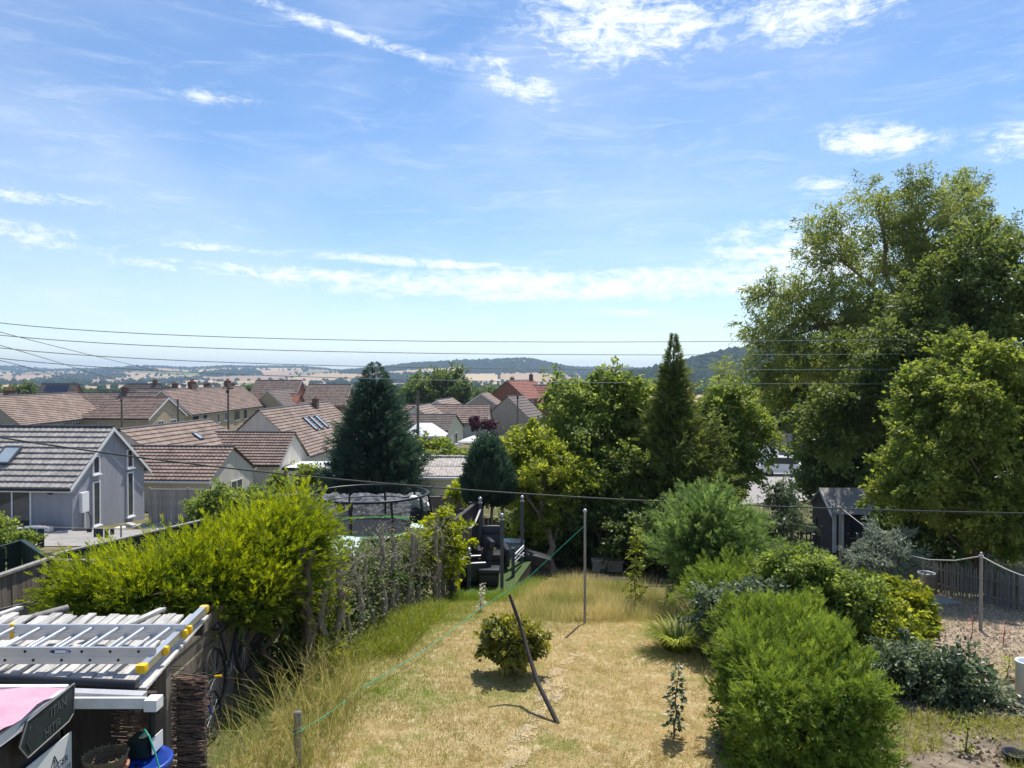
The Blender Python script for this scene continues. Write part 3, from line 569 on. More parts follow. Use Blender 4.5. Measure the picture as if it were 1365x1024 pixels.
m = MB().box(wA(10.06, -2.4, 1.5), (.16, .62, 1.0)).build('meter_box', MATS['upvc'], bA); MB().tube([wA(10.08, -2.4, 1.0), wA(10.08, -2.4, -.3)], .05, 8).build('pipe', MATS['upvc'], m)
MB().tube([wA(10.1, -2.2, 1.0), wA(10.12, -1.95, .6), wA(10.12, -1.95, .1), wA(10.1, -2.2, -.2)], .02, 6).build('cable', MATS['black_plastic'], m)
MB().box(wA(8.9, -3.3, 2.1), (.2, .14, .16)).build('wall_lamp', MATS['black_plastic'], bA)
# row of brown roofed bungalows behind it
EB = (X(309, 53), 53); house('cream bungalow with brown tiled roof and white framed gable window behind the board fence', EB, -4, 12, 6.8, ZC-9.3, 2.45, 4.15, 'render_pale', 'tile_brown',
   [('r', .6, 1.15, 1.9, 1.5, 'upvc', 2)], over=.25, rows=10, cols=40, barge=None, roll=.04, step=.07, name='bungalow', cat='bungalow', gutter='upvc')
EC = (X(391, 68), 68); bC, wC = house('pale bungalow with long ribbed brown roof and white sunroom on its gable', EC, -4, 14, 7, ZC-10.1, 2.5, 4.8, 'render_pale', 'tile_brown', [], over=.25, rows=12, cols=46, barge=None, roll=.035, step=.075, name='bungalow', cat='bungalow')
MB().tube([wC(-8.4+4, -1.6, 3.2), wC(-8.4+4, -1.6, 5.1)], .16, 10).ball(wC(-4.4, -1.6, 5.15), .24, 8).build('flue', MATS['black_plastic'], bC)
sr = thing('sunroom', 'white flat roofed sunroom with black roof edge by the dark conifer', 'sunroom', wC(7.9, 0, 0))
MB().box(wC(8.8, -.3, .75), (3.2, 4.2, 2.1)).build('wall', MATS['upvc'], sr); MB().box(wC(8.8, -.3, 2.02), (3.6, 4.7, .16)).build('roof', MATS['upvc'], sr)
MB().box(wC(8.8, -2.68, 2.0), (3.66, .05, .22)).box(wC(6.98, -.3, 2.05), (.05, 4.7, .24)).build('fascia', MATS['black_plastic'], sr)
for k in range(4):
    g_ = MB().box(wC(7.65+.78*k, -2.42, 1.1), (.62, .05, 1.0)).build('window', MATS['glass'], sr); MB().box(wC(7.65+.78*k, -2.44, .57), (.7, .1, .06)).build('sill', MATS['upvc'], g_)
ED = (X(345, 75), 75); house('wide bungalow with brick chimney and three open roof windows in its brown roof', ED, 86, 22, 9.4, ZC-10.1, 2.2, 6.45, 'render_cream', 'tile_pink', [], over=.3, rows=17, cols=70, near='l', barge=None, roll=.04, step=.075,
   chim=[(4.5, -.5, .8, 1.1, 1)], skyl=[(-2.5, .55, .9, 2.0), (-.6, .55, .9, 2.0), (1.3, .55, .9, 2.0)], name='bungalow', cat='bungalow')
EE = (X(160, 58), 58); house('bungalow with faded pink-brown roof showing between grey gable and ribbed roofs', EE, 82, 14, 9, ZC-9.6, 2.4, 5.3, 'render_cream', 'tile_pink', [], over=.3, rows=11, cols=40, near='l', barge=None, roll=.04, step=.075, hip=1.5, skyl=[(.5, .6, .7, .9)], name='bungalow', cat='bungalow')
# two storey terraces
EF = (-54.2, 79); house('two storey terrace end with brick chimney and white windows under pink-brown roof', EF, 91, 17, 7, ZC-10.4, 5.2, 7.9, 'stone_grey', 'tile_pink',
   [('f', -5.5, 4.2, .9, 1.1), ('f', -1.6, 4.1, 1.8, 1.3, 'upvc', 3), ('f', 2.2, 4.1, 1.8, 1.3, 'upvc', 3), ('f', 6.2, 4.2, 1, 1.3, 'upvc', 1), ('f', -3, 1.3, 1.8, 1.3), ('f', 3, 1.3, 1.8, 1.3)], near='l', rows=16, cols=40, barge=None, chim=[(-3.5, .6, 1.3, 1.1, 2)], name='terraced_house', cat='terrace', roll=.015)
EH0 = (X(223, 94), 94); house('stone house with white bargeboards and paired gable windows at terrace corner', EH0, -6, 9, 8, ZC-10.5, 5.3, 7.5, 'stone', 'tile_brown',
   [('r', -1.5, 4.2, 1.2, 1.2), ('r', 1.3, 4.2, 1.3, 1.2), ('f', -1.5, 4.3, .4, .9, 'upvc', 1), ('r', 0, 1.3, 1.6, 1.3)], hip=3.6, rows=14, cols=36, name='terraced_house', cat='house', roll=.015)
EG = (-45.5, 100); house('long stone terrace with two chimneys, white windows and a red door', EG, 89, 28, 7.4, ZC-10.6, 5.4, 8.4, 'stone', 'tile_brown',
   [('f', -12.5, 4.3, 1.6, 1.5, 'dark', 2), ('f', -9.5, 4.3, .9, 1.5, 'dark', 1), ('f', -5, 4.3, .8, 1.3, 'upvc', 1), ('f', -2, 4.4, 1.8, 1.2, 'upvc', 3), ('f', 2, 4.3, 1.8, 1.4, 'dark', 2), ('f', 5.5, 4.3, .9, 1.4, 'dark', 1), ('f', 10, 4.3, .9, 1.2), ('f', 12.6, 4.3, 1.6, 1.2, 'upvc', 3), ('f', 3, 1.4, 2, 1.4, 'dark', 3), ('f', 7.5, 1.1, .9, 2.1, 'door')],
   near='l', rows=18, cols=60, chim=[(-5, 0, 1.6, 1, 3), (8, 0, 1.6, 1, 3)], name='terraced_house', cat='terrace', roll=.015)
house('stone house with white bargeboarded gable facing the dark conifer', (X(357, 128), 128), 84, 10, 6, ZC-10.8, 5.2, 8.0, 'stone', 'tile_dark', [('l', 0, 4.1, 1.8, 1.3, 'upvc', 3)], near='l', rows=12, cols=26, name='house', roll=.01)
house('low red roofed house with lead flashed chimney behind stone gable', (X(400, 135), 135), 0, 7, 8, ZC-10.9, 4.9, 7.2, 'brick', 'tile_red', [], rows=12, cols=26, name='house', barge=None, chim=[(-1, 0, 1, .8, 2)], roll=.01)
house('large house with broad maroon roof and pale verge below the far wood', (X(402, 185), 185), -8, 11.5, 12, ZC-12.5, 5, 10.8, 'brick', 'tile_brown', [], rows=14, cols=26, name='house', roll=.01)
house('brick house with maroon roof partly behind the dark conifer', (X(468, 178), 178), -5, 10, 10, ZC-12.5, 5.5, 9.9, 'brick', 'tile_brown', [('f', 1.5, 4.6, .9, 1.1)], rows=14, cols=26, name='house', roll=.01)
hs_, ws_ = house('distant brick house with solar panels on its dark roof', (X(104, 205), 205), -4, 10, 8, ZC-13.2, 5.2, 10.4, 'brick', 'tile_dark', [], rows=10, cols=20, name='house', roll=.01, barge=None)
for k in range(6):
    p0 = [ws_(-3.2+1.08*k, -3.2, 6.5), ws_(-3.2+1.08*k+.98, -3.2, 6.5), ws_(-3.2+1.08*k+.98, -.6, 9.85), ws_(-3.2+1.08*k, -.6, 9.85)]
    MB().prism([p+Vector((0, -.22, .25)) for p in p0], (0, -.05, .05)).build('solar_panel', MATS['solar'], hs_)
house('distant dark roofed house beside a cluster of chimneys', (X(214, 195), 195), -6, 9, 8, ZC-13, 5.4, 10.3, 'stone_grey', 'tile_dark', [], rows=10, cols=20, name='house', roll=.01, barge=None, chim=[(3, 0, 1, 1, 2)])
house('long low brown roof row running behind the terrace corner', (X(245, 140), 140), -3, 26, 8, ZC-11.5, 4.6, 7.9, 'stone', 'tile_brown', [('f', -4, 3.6, 1.6, 1.2, 'upvc', 3)], rows=12, cols=44, name='house', roll=.01, barge=None, chim=[(2, 0, 1.2, 1, 2), (10, 0, 1.2, 1, 2)])
house('pink-brown roofed house at the edge of town behind the brick chimney', (X(22, 110), 110), -4, 14, 8, ZC-10.8, 5.3, 8.0, 'stone_grey', 'tile_pink', [], rows=12, cols=30, name='house', roll=.01, barge=None, chim=[(-2, 0, 1.2, 1, 2)])
house('distant ridge-roofed house with two tall chimneys behind the long terrace', (X(318, 165), 165), -3, 22, 8, ZC-12, 5.0, 8.6, 'stone', 'tile_brown', [], rows=10, cols=30, name='house', roll=.01, barge=None, chim=[(-3, 0, 1.2, 1.2, 2), (4, 0, 1.2, 1.2, 2), (9.5, 0, 1.2, 1.2, 2)])
# houses right of the dark conifer
house('cream rendered bungalow with grey-brown roof and gable window beside the white conservatory', (X(607, 97), 97), -14, 9, 6.2, ZC-9.4, 2.5, 4.1, 'render_yellow', 'tile_dark', [('r', .2, 1.2, 1.1, 1.4, 'upvc', 1)], rows=9, cols=30, name='bungalow', cat='bungalow', barge=None, roll=.03)
house('brown roofed bungalow behind the cream bungalow and purple shrub', (X(652, 118), 118), -4, 14, 7.5, ZC-9.8, 2.5, 4.9, 'render_cream', 'tile_brown', [], rows=10, cols=34, name='bungalow', cat='bungalow', barge=None, roll=.03)
house('bungalow with broad pinkish roof and white verge behind the utility pole', (X(582, 125), 125), 82, 12, 9, ZC-10.1, 2.6, 5.7, 'render_cream', 'tile_pink', [], near='l', rows=10, cols=26, name='bungalow', cat='bungalow', roll=.03)
house('bungalow with pink roof half hidden by the dark conifer edge', (X(552, 105), 105), 84, 10, 8, ZC-9.8, 2.5, 5.2, 'render_cream', 'tile_pink', [], near='l', rows=10, cols=26, name='bungalow', cat='bungalow', barge=None, roll=.03)
house('grey stone house with one white gable window below the brick house', (X(641, 140), 140), 84, 9, 7, ZC-10.6, 4.5, 6.9, 'stone_grey', 'tile_brown', [('l', 0, 4.3, 1.2, 1.2)], near='l', rows=9, cols=24, name='house', roll=.02)
house('dark hipped roof bungalow in front of the red brick house', (X(676, 128), 128), 70, 8, 8, ZC-10.1, 2.6, 6.2, 'stone_grey', 'tile_dark', [], near='l', rows=9, cols=24, name='bungalow', cat='bungalow', barge=None, roll=.02)
house('tall red brick house with tiled red roof rising above the bungalows', (X(676, 158), 158), 62, 12, 8.5, ZC-11.2, 6.2, 9.7, 'brick', 'tile_red', [('f', -3, 5, 1.1, 1.2), ('f', 2, 5, 1.1, 1.2), ('f', -3, 2, 1.1, 1.2), ('f', 2, 2, 1.1, 1.2)], near='l', rows=12, cols=30, name='house', barge=None, chim=[(5, 0, .9, 1.2, 2)], roll=.02)
house('red brick house with tall chimney half hidden by the green trees', (X(735, 165), 165), -8, 9, 8, ZC-11.2, 5.2, 8.6, 'brick', 'tile_red', [('f', -2, 4.2, 1.1, 1.2)], rows=10, cols=26, name='house', barge=None, chim=[(-4, 0, .9, 1.6, 2)], roll=.02)
house('brick gabled house glimpsed through the branches above the white van', (X(1057, 105), 105), 80, 9, 6.5, ZC-7.6, 4.2, 6.6, 'brick', 'tile_red', [], near='l', rows=9, cols=24, name='house', barge=None, roll=.02)
# garage with asbestos roof, conservatory, sheds and small roofs in the dip
gN, wN = house('cream garage with lichen spotted ribbed roof behind the board fence', (X(622, 41.9), 41.9), -4, 5, 4.0, ZC-8.1, 2.75, 3.45, 'render_yellow', 'asbestos', [('r', .3, 1.6, 1.1, 1.1, 'dark', 1)], rows=2, step=.02, cols=34, name='garage', cat='garage', barge=None, roll=.03, over=.15, gutter='upvc', ridge_m='asbestos')
MB().tube([wN(2.4, -2.15, 2.6), wN(2.75, -2.1, 2.3), wN(2.85, -1.2, 1.9)], .05, 8).build('downpipe', MATS['black_plastic'], gN)
MB().box(wN(-1.85, -2.03, 1.2), (.7, .05, 1.9)).build('door', MATS['blue'], gN)
cv = thing('conservatory', 'white conservatory with pale hipped roof beside the cream bungalow', 'conservatory', P(565, 600, 84))
c0 = Vector((X(566, 84), 84, ZC-9.0)); MB().box(c0+Vector((0, 0, 1.0)), (4.4, 3.4, 2.6)).build('wall', MATS['upvc'], cv)
MB().add([c0+Vector(q) for q in ((-2.4, -1.9, 2.3), (2.4, -1.9, 2.3), (2.4, 1.9, 2.3), (-2.4, 1.9, 2.3), (-.8, 0, 3.6), (.8, 0, 3.6))], [(0, 1, 5, 4), (1, 2, 5), (2, 3, 4, 5), (3, 0, 4), (3, 2, 1, 0)]).build('roof', MATS['upvc'], cv)
for k in range(5):
    g_ = MB().box(c0+Vector((-1.7+.85*k, -1.72, 1.5)), (.66, .05, 1.1)).build('window', MATS['glass'], cv); MB().box(c0+Vector((-1.7+.85*k, -1.76, .9)), (.74, .1, .06)).build('sill', MATS['upvc'], g_)
house('small maroon roofed summerhouse with white bargeboards behind the garage', (X(608, 62), 62), -20, 3.6, 2.6, ZC-9.2, 1.55, 2.75, 'wood_dark' if False else 'render_pale', 'tile_red', [], rows=6, cols=18, name='summerhouse', cat='summerhouse', roll=.01, over=.2)
pr = thing('garden_parasol', 'open cream garden parasol on a patio beyond the garage', 'parasol', Vector((X(632, 80), 80, ZC-9.2)))
pc = root_loc(pr); MB().cyl(pc, .03, 2.6, 8).build('pole', MATS['upvc'], pr); MB().lathe(pc, [(.02, 2.75), (.9, 2.45), (1.75, 2.1), (1.76, 2.04), (.9, 2.38), (.02, 2.68)], 8).build('canopy', MATS['cream_cloth'], pr)
# utility poles
def upole(label, px, Y, ptop, h, arm=True):
    p = P(px, ptop, Y); t = thing('utility_pole', label, 'utility pole', (p.x, p.y, p.z-h)); MB().tube([(p.x, p.y, p.z-h-.5), p], [.15, .1], 8).build('pole', MATS['pole'], t)
    if arm: MB().box((p.x, p.y-.12, p.z-.4), (1.3, .1, .1)).build('crossarm', MATS['pole'], t); MB().box((p.x, p.y-.15, p.z-.75), (.3, .2, .35)).build('junction_box', MATS['black_plastic'], t)
    for k in (-1, 1): MB().cyl((p.x+k*.5 if arm else p.x+k*.1, p.y-.12, p.z-.35), .035, .16, 8).build('insulator', MATS['wire'], t)
    return p
upole('tall wooden utility pole beside the big dark conifer', 557, 62, 521, 7.6, False)
pT = upole('tall utility pole with cross arm in front of the long stone terrace', 304, 86, 513, 8.4)
pU = upole('short leaning pole in front of stone corner house', 162, 82, 531, 6.6, False)
pV = upole('utility pole by the gable of the stone corner house', 237, 84, 532, 6.8, False)
upole('utility pole before the red brick house', 690, 112, 523, 8, True)
# overhead wires
def wire(label, pts, r, m='wire', n=26):
    P3 = [P(*p) for p in pts]; k = len(P3)-1; xs_ = np.linspace(0, k, len(P3)); q = np.linspace(0, k, n)
    A = np.array(P3); Q = np.stack([np.polyval(np.polyfit(xs_, A[:, c], min(k, 2)), q) for c in range(3)], 1)
    return tag(MB().tube([Vector(v) for v in Q], r, 5).build('overhead_wire', MATS[m]), label, 'wire')
for nm, a, b, c, d in (('highest', 417, 446, 458, 446), ('second highest', 434, 463, 474, 468), ('third', 450, 482, 493, 489), ('lowest', 464, 496, 512, 510)):
    wire(f'{nm} of four long thin power wires strung across the valley view', [(-120, a, 20), (350, b, 23), (800, c, 26), (1560, d, 31)], .011, 'wire_pale')
wire('steep thin service wire running down to the tall terrace pole', [(-60, 424, 26), (120, 473, 50), (304, 516, 86)], .016)
wire('thin service wire running down to the gable pole', [(-60, 445, 26), (100, 490, 50), (237, 534, 84)], .016)
wire('thin service wire running down to the short leaning pole', [(-60, 470, 26), (70, 500, 50), (162, 533, 82)], .016)
wire('thick black cable drooping low across the garden', [(-120, 566, 14), (340, 627, 15.5), (690, 659, 17), (1000, 670, 17.6), (1560, 690, 18)], .017)
# ------------------------------------------------------------------ plants
gold = leafmat('golden_juniper', (.06, .11, .012), (.41, .45, .035), .42, spec=.15)
juni = leafmat('bright_conifer', (.05, .10, .018), (.31, .40, .065), .3, spec=.15); soft = leafmat('soft_conifer', (.07, .135, .035), (.24, .33, .10), .38, spec=.15)
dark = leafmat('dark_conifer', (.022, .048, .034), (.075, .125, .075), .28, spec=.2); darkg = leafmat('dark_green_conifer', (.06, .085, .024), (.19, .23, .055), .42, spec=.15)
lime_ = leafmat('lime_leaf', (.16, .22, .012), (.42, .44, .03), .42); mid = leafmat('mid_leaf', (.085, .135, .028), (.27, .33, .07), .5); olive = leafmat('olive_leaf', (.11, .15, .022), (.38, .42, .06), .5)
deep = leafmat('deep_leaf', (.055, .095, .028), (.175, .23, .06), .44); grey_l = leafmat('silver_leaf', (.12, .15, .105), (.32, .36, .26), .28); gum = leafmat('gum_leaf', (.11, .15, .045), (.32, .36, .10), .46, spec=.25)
walnut = leafmat('walnut_leaf', (.085, .13, .022), (.29, .335, .065), .48); laurel = leafmat('laurel_leaf', (.10, .15, .015), (.38, .38, .04), .3, rough=.5, spec=.25); glossy = leafmat('glossy_leaf', (.025, .05, .022), (.20, .25, .13), .3, rough=.4, spec=.4)
straw = leafmat('straw_grass', (.30, .22, .09), (.56, .45, .23), .3, spec=.1); green_g = leafmat('green_grass', (.09, .14, .018), (.27, .30, .06), .35, spec=.15); mixed_g = leafmat('mixed_grass', (.15, .18, .03), (.46, .38, .15), .35, spec=.1)
lush_g = leafmat('lush_grass', (.08, .15, .015), (.22, .32, .045), .38, spec=.15); dead_l = leafmat('dead_leaf', (.17, .10, .05), (.33, .22, .12), .3); plum = leafmat('plum_leaf', (.05, .012, .02), (.12, .03, .045), .25); flower_w = leafmat('flower_white', (.5, .46, .34), (.8, .76, .66), .2)
poppy = leafmat('flower_red', (.5, .02, .01), (.7, .06, .02), .2); pinkf = leafmat('flower_pink', (.28, .07, .09), (.45, .16, .17), .2)
def gp(px, Y, dz=0): x = X(px, Y); return Vector((x, Y, GZ(x, Y)+dz))
def E(px, py, Y, rpx, rpy, ry=None):
    p = P(px, py, Y); return (p.x, p.y, p.z, rpx/F*Y, (ry if ry else rpx/F*Y), rpy/F*Y)
# golden spreading conifer over the shelter
gb = gp(345, 11.2); gt = thing('golden_conifer', 'spreading golden-green conifer with bare leaning trunks leaning over the board roof', 'conifer', gb)
GL = [E(165, 790, 10.2, 72, 28, .7), E(240, 778, 10.7, 80, 38, .9), E(305, 768, 11.2, 70, 52, 1.0), E(370, 745, 11.6, 58, 55, 1.0), E(398, 712, 11.8, 34, 40, .6), E(325, 792, 11.0, 70, 22, .9), E(118, 792, 10.0, 34, 18, .4)]
n = 1500; gc, go = lobe_points(GL, n, (.55, 1.0), .6); dd = go*.75+np.array((-.05, 0, .5))+rdir(n)*.4
dd[:, 0] += np.where(gc[:, 0] < X(230, 10.5), -.5, .15); tn = .35+.55*go[:, 2]+RNG.normal(0, .15, n)  # tint rises on upward-facing plumes, painting the lit top lighter
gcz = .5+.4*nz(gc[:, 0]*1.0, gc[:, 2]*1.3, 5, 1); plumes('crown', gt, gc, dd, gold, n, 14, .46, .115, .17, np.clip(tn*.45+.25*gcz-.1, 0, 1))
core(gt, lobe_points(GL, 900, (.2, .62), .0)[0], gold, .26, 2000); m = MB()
for bx, tx, ty in ((300, 285, 790), (322, 300, 800), (333, 345, 795), (362, 360, 780), (398, 405, 770), (408, 412, 775)):
    b0 = gp(bx, 11.2+random.uniform(-.4, .4)); t0 = P(tx+random.uniform(-8, 8), ty-40, 11.2); m.tube(bend(b0-Vector((0, 0, .1)), t0, 0, 7, .1), [.075-.005*i for i in range(8)], 8)
    for _ in range(4): q = gc[RNG.integers(n)]; m.tube(bend(b0.lerp(t0, random.uniform(.45, .9)), q, .06, 5, .1), [.035-.005*i for i in range(6)], 5)
m.build('trunk', MATS['bark'], gt)
# trimmed bright conifer hedge, front right
hb = Vector((2.85, 8.5, GZ(2.85, 8.5))); ht = thing('conifer_hedge', 'big trimmed bright green conifer hedge with feathery top beside the lawn', 'hedge', hb)
def boxpts(n, x0, x1, y0, y1, zt, zb):
    f = RNG.choice(5, n, p=[.40, .26, .1, .12, .12]); u = RNG.uniform(size=n); v = RNG.uniform(size=n); p = np.zeros((n, 3)); o = np.zeros((n, 3))
    x = x0+(x1-x0)*u; y = y0+(y1-y0)*v; z = zb+(zt-zb)*v
    for k, (a, b, c, nrm) in enumerate(((x, y, zt, (0, 0, 1)), (x, y0, z, (0, -1, 0)), (x, y1, z, (0, 1, 0)), (x0, y0+(y1-y0)*u, z, (-1, 0, 0)), (x1, y0+(y1-y0)*u, z, (1, 0, 0)))):
        q = f == k; p[q, 0] = np.broadcast_to(a, n)[q]; p[q, 1] = np.broadcast_to(b, n)[q]; p[q, 2] = np.broadcast_to(c, n)[q]; o[q] = nrm
    return p, o, f
n = 2100; hp, ho_, hf = boxpts(n, 2.34, 3.52, 7.15, 9.8, ZC-2.97, hb.z); skew = (hp[:, 1]-7.1)*.12; hp[:, 0] += skew
hp[:, 2] += np.where(hf == 0, .16*nz(hp[:, 0], hp[:, 1], 3.2, 2)+.05*nz(hp[:, 0], hp[:, 1], 9, 4), 0); hp += ho_*(.09*nz(hp[:, 0]+hp[:, 1], hp[:, 2], 5, 1))[:, None]-ho_*RNG.uniform(0, .22, n)[:, None]
hd = ho_*.75+np.array((.05, -.05, .62))+rdir(n)*.38; fr = hf == 1; hd[fr] = ho_[fr]*.7+np.array((0, 0, .12))+rdir(n)[fr]*.45; hd[hf == 0] += np.array((.1, -.05, .35))
plumes('crown', ht, hp, hd, juni, n, 14, .215, .098, .26, .35+.2*nz(hp[:, 0]*2, hp[:, 1]*2+hp[:, 2]*2, 2.5, 3)+RNG.normal(0, .18, n))
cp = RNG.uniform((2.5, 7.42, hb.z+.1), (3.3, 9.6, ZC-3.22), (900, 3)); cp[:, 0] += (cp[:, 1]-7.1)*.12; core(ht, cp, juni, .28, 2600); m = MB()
for k in range(5): b0 = Vector((2.75+.1*k, 7.6+.45*k, hb.z)); m.tube(bend(b0, b0+Vector((0, 0, 1.1)), 0, 5, .04), [.06, .055, .05, .04, .03, .015], 7)
m.build('trunk', MATS['bark'], ht)
# other conifers
cone_conifer('conifer', 'tall dark pyramidal conifer standing beside the trampoline', gp(500, 40), 8.55, 2.7, dark, 10500, .54, tpl=SPRAY7, power=.62, z0=.05, tip=.03, wob=.1, irr=.22)
cone_conifer('conifer', 'tall thin-tipped dull green conifer rising above the mixed trees', gp(898, 25.4), 7.9, 2.35, darkg, 7500, .42, power=1.2, z0=.04, tip=.04, irr=.34, tpl=SPRAY7)
sc_ = gp(945, 16.2); st = thing('conifer', 'soft feathery light green conifer bush at the end of lawn', 'conifer', sc_)
SL = [E(945, 720, 16.2, 58, 52), E(920, 735, 16, 40, 40), E(985, 735, 16.4, 35, 42), E(945, 688, 16.2, 30, 28)]
n = 480; c, o = lobe_points(SL, n, (.5, .9), .6); plumes('crown', st, c, o*.9+np.array((0, 0, .4))+rdir(n)*.3, soft, n, 20, .5, .15, .2); core(st, lobe_points(SL, 300, (.1, .6), 0)[0], soft, .35, 500); MB().tube([sc_-Vector((0, 0, .1)), sc_+Vector((0, 0, 2))], [.1, .03], 7).build('trunk', MATS['bark'], st)
sc_ = gp(985, 13.6); st = thing('conifer', 'low spreading pale green juniper below the soft conifer bush', 'conifer', sc_)
SL = [E(975, 785, 13.6, 48, 26), E(940, 800, 13.2, 26, 24), E(1010, 800, 13.4, 30, 26)]; n = 170; c, o = lobe_points(SL, n, (.4, .9), .6)
plumes('crown', st, c, o*.8+np.array((-.2, 0, .5))+rdir(n)*.3, juni, n, 20, .4, .12, .2); MB().tube([sc_-Vector((0, 0, .1)), sc_+Vector((0, 0, .9))], [.06, .02], 6).build('trunk', MATS['bark'], st)
cl = gp(650, 23); ct_ = thing('conifer', 'clipped dark column conifer on bare stems behind the armchairs', 'conifer', cl)
SL = [E(650, 640, 23, 28, 42), E(650, 612, 23, 18, 25), E(634, 655, 23, 16, 28), E(668, 652, 23, 16, 30)]; n = 3600; c, o = lobe_points(SL, n, (.6, 1.0), .6)
sprays('crown', ct_, c, o*.5+np.array((0, 0, .9))+rdir(n)*.2, dark, .32, SPRAY7); m = MB()
for k in range(4): b0 = cl+Vector((-.3+.2*k, random.uniform(-.1, .1), -.1)); m.tube(bend(b0, b0+Vector((.1*(k-1.5), 0, 2.4)), 0, 4, .03), .045, 6)
m.build('trunk', MATS['bark_pale'], ct_)
# broadleaf trees of the middle screen
tree('tree', 'yellow-green broad tree with pale leaning trunk beside the deck', 'tree', gp(740, 23.6), [E(715, 625, 24.6, 52, 44), E(694, 640, 24.6, 36, 44), E(742, 650, 25, 42, 52), E(708, 590, 24.9, 36, 22), E(730, 682, 24.6, 44, 22)], olive, 420, 105, .09, .28, spread=.75, fork=P(722, 676, 23.9), r0=.1, bark='bark_pale', nb=14)
tree('tree', 'tall leafy green tree in the middle of the screen', 'tree', gp(800, 27), [E(790, 585, 27, 62, 72), E(760, 560, 27.5, 40, 45), E(840, 575, 27, 50, 62), E(800, 650, 26.5, 78, 62), E(830, 530, 27.4, 40, 30), E(745, 630, 27, 36, 50)], mid, 620, 95, .13, .36, r0=.14, droop=.35)
tree('tree', 'brownish green shrubby tree in front of the thin conifer', 'tree', gp(870, 25), [E(885, 640, 25, 48, 58), E(915, 665, 25, 52, 50), E(848, 655, 25, 42, 55), E(930, 600, 26, 34, 44)], darkg, 330, 90, .10, .33, r0=.1)
tree('tree', 'light green tree beyond the soft conifer, near the white van', 'tree', gp(975, 29), [E(975, 580, 29, 42, 55), E(976, 620, 28.6, 30, 45), E(955, 640, 28.6, 38, 45), E(965, 545, 29.3, 30, 25)], mid, 360, 90, .12, .34, r0=.12)
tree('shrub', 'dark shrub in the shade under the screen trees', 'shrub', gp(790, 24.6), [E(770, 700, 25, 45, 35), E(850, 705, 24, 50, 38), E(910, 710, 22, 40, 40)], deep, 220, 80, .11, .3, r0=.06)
# the big trees on the right
def gumtree():
    b0 = gp(1215, 38); t = thing('eucalyptus_tree', 'tall loose-crowned tree with bare reddish limbs against the sky', 'tree', b0)
    Ls = [E(1250, 310, 38, 62, 48), E(1290, 262, 38.5, 34, 34), E(1175, 290, 38, 38, 45), E(1110, 335, 37.5, 38, 48), E(1060, 410, 37, 40, 45), E(1030, 385, 37, 22, 28), E(1030, 455, 36.6, 36, 20), E(1120, 420, 37.5, 48, 38), E(1215, 350, 38.5, 60, 40), E(1310, 330, 39, 40, 50), E(1090, 480, 37, 58, 28), E(1000, 500, 36.6, 44, 22), E(1160, 450, 38, 45, 45), E(1230, 262, 38.4, 26, 22), E(1190, 400, 38.2, 42, 38)]
    cr, c = crown('crown', t, Ls, gum, 1250, 54, .245, .5, SLIM, droop=.45, up=.2, outw=.4, inner=False, rnd=.7, hang=.2, axis_up=.4, bump=12)
    m = MB(); fk = P(1192, 430, 38); tr = bend(b0-Vector((0, 0, .2)), fk, 0, 8, .03); m.tube(tr, [.34-.015*i for i in range(9)], 10)
    for k, (x, y, Y) in enumerate(((1240, 300, 38), (1290, 260, 38.5), (1175, 280, 38), (1110, 330, 37.5), (1060, 405, 37), (1030, 455, 36.6), (1120, 420, 37.5), (1310, 320, 39), (1000, 495, 36.6), (1090, 480, 37), (1215, 340, 38.5))):
        s = tr[8] if k < 4 else tr[random.randint(5, 8)]; q = bend(s, P(x, y, Y), .06, 8, .06); m.tube(q, [.15*(1-.85*i/8) for i in range(9)], 7)
        for _ in range(5):
            e = Vector(c[np.argmin(np.linalg.norm(c-np.array(q[-1]), axis=1)+RNG.uniform(0, 2.2, len(c)))]); m.tube(bend(q[random.randint(4, 7)], e, .05, 4, .08), [.05, .04, .03, .02, .01], 5)
    m.build('trunk', M_('bark_red', (.27, .17, .12), .9, .3, 5, .4, 15, stretch=(3, 3, .6)), t)
gumtree()
tree('tree', 'broad dense green tree behind the walnut-leaved tree', 'tree', gp(1290, 30), [E(1270, 430, 30, 90, 60), E(1330, 390, 30, 70, 70), E(1400, 420, 30, 80, 90), E(1210, 490, 30, 70, 60), E(1160, 540, 29.5, 60, 50), E(1300, 520, 29.5, 110, 70), E(1340, 335, 30.2, 32, 28), E(1110, 575, 30, 50, 38), E(1260, 370, 30.3, 42, 32)], leafmat('dark_green_leaf', (.055, .09, .022), (.20, .245, .055), .42), 1000, 105, .14, .46, r0=.26, nb=22, tvar=.2)  # separate darker leaf tone for this tree
tree('tree', 'bright leafy tree overhanging the paling fence', 'tree', gp(1330, 22.5, -.05), [E(1270, 560, 22, 75, 62), E(1330, 530, 22, 70, 62), E(1390, 580, 22, 70, 80), E(1235, 625, 21.6, 58, 50), E(1300, 650, 21.6, 90, 58), E(1240, 520, 22.3, 42, 35), E(1300, 480, 22.4, 45, 30), E(1360, 700, 21.8, 55, 48), E(1205, 650, 21.8, 36, 26)], walnut, 1000, 108, .102, .33, r0=.15, nb=24, tvar=.25)
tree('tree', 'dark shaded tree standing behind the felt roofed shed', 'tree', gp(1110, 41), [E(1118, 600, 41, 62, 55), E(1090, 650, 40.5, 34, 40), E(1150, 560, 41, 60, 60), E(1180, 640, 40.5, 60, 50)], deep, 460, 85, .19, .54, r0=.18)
tree('tree', 'dense dark tree in the shade beyond the paling fence', 'tree', gp(1235, 27), [E(1210, 690, 26, 55, 45), E(1270, 700, 25.5, 70, 48), E(1340, 690, 25, 70, 50)], deep, 420, 85, .12, .38, r0=.12)
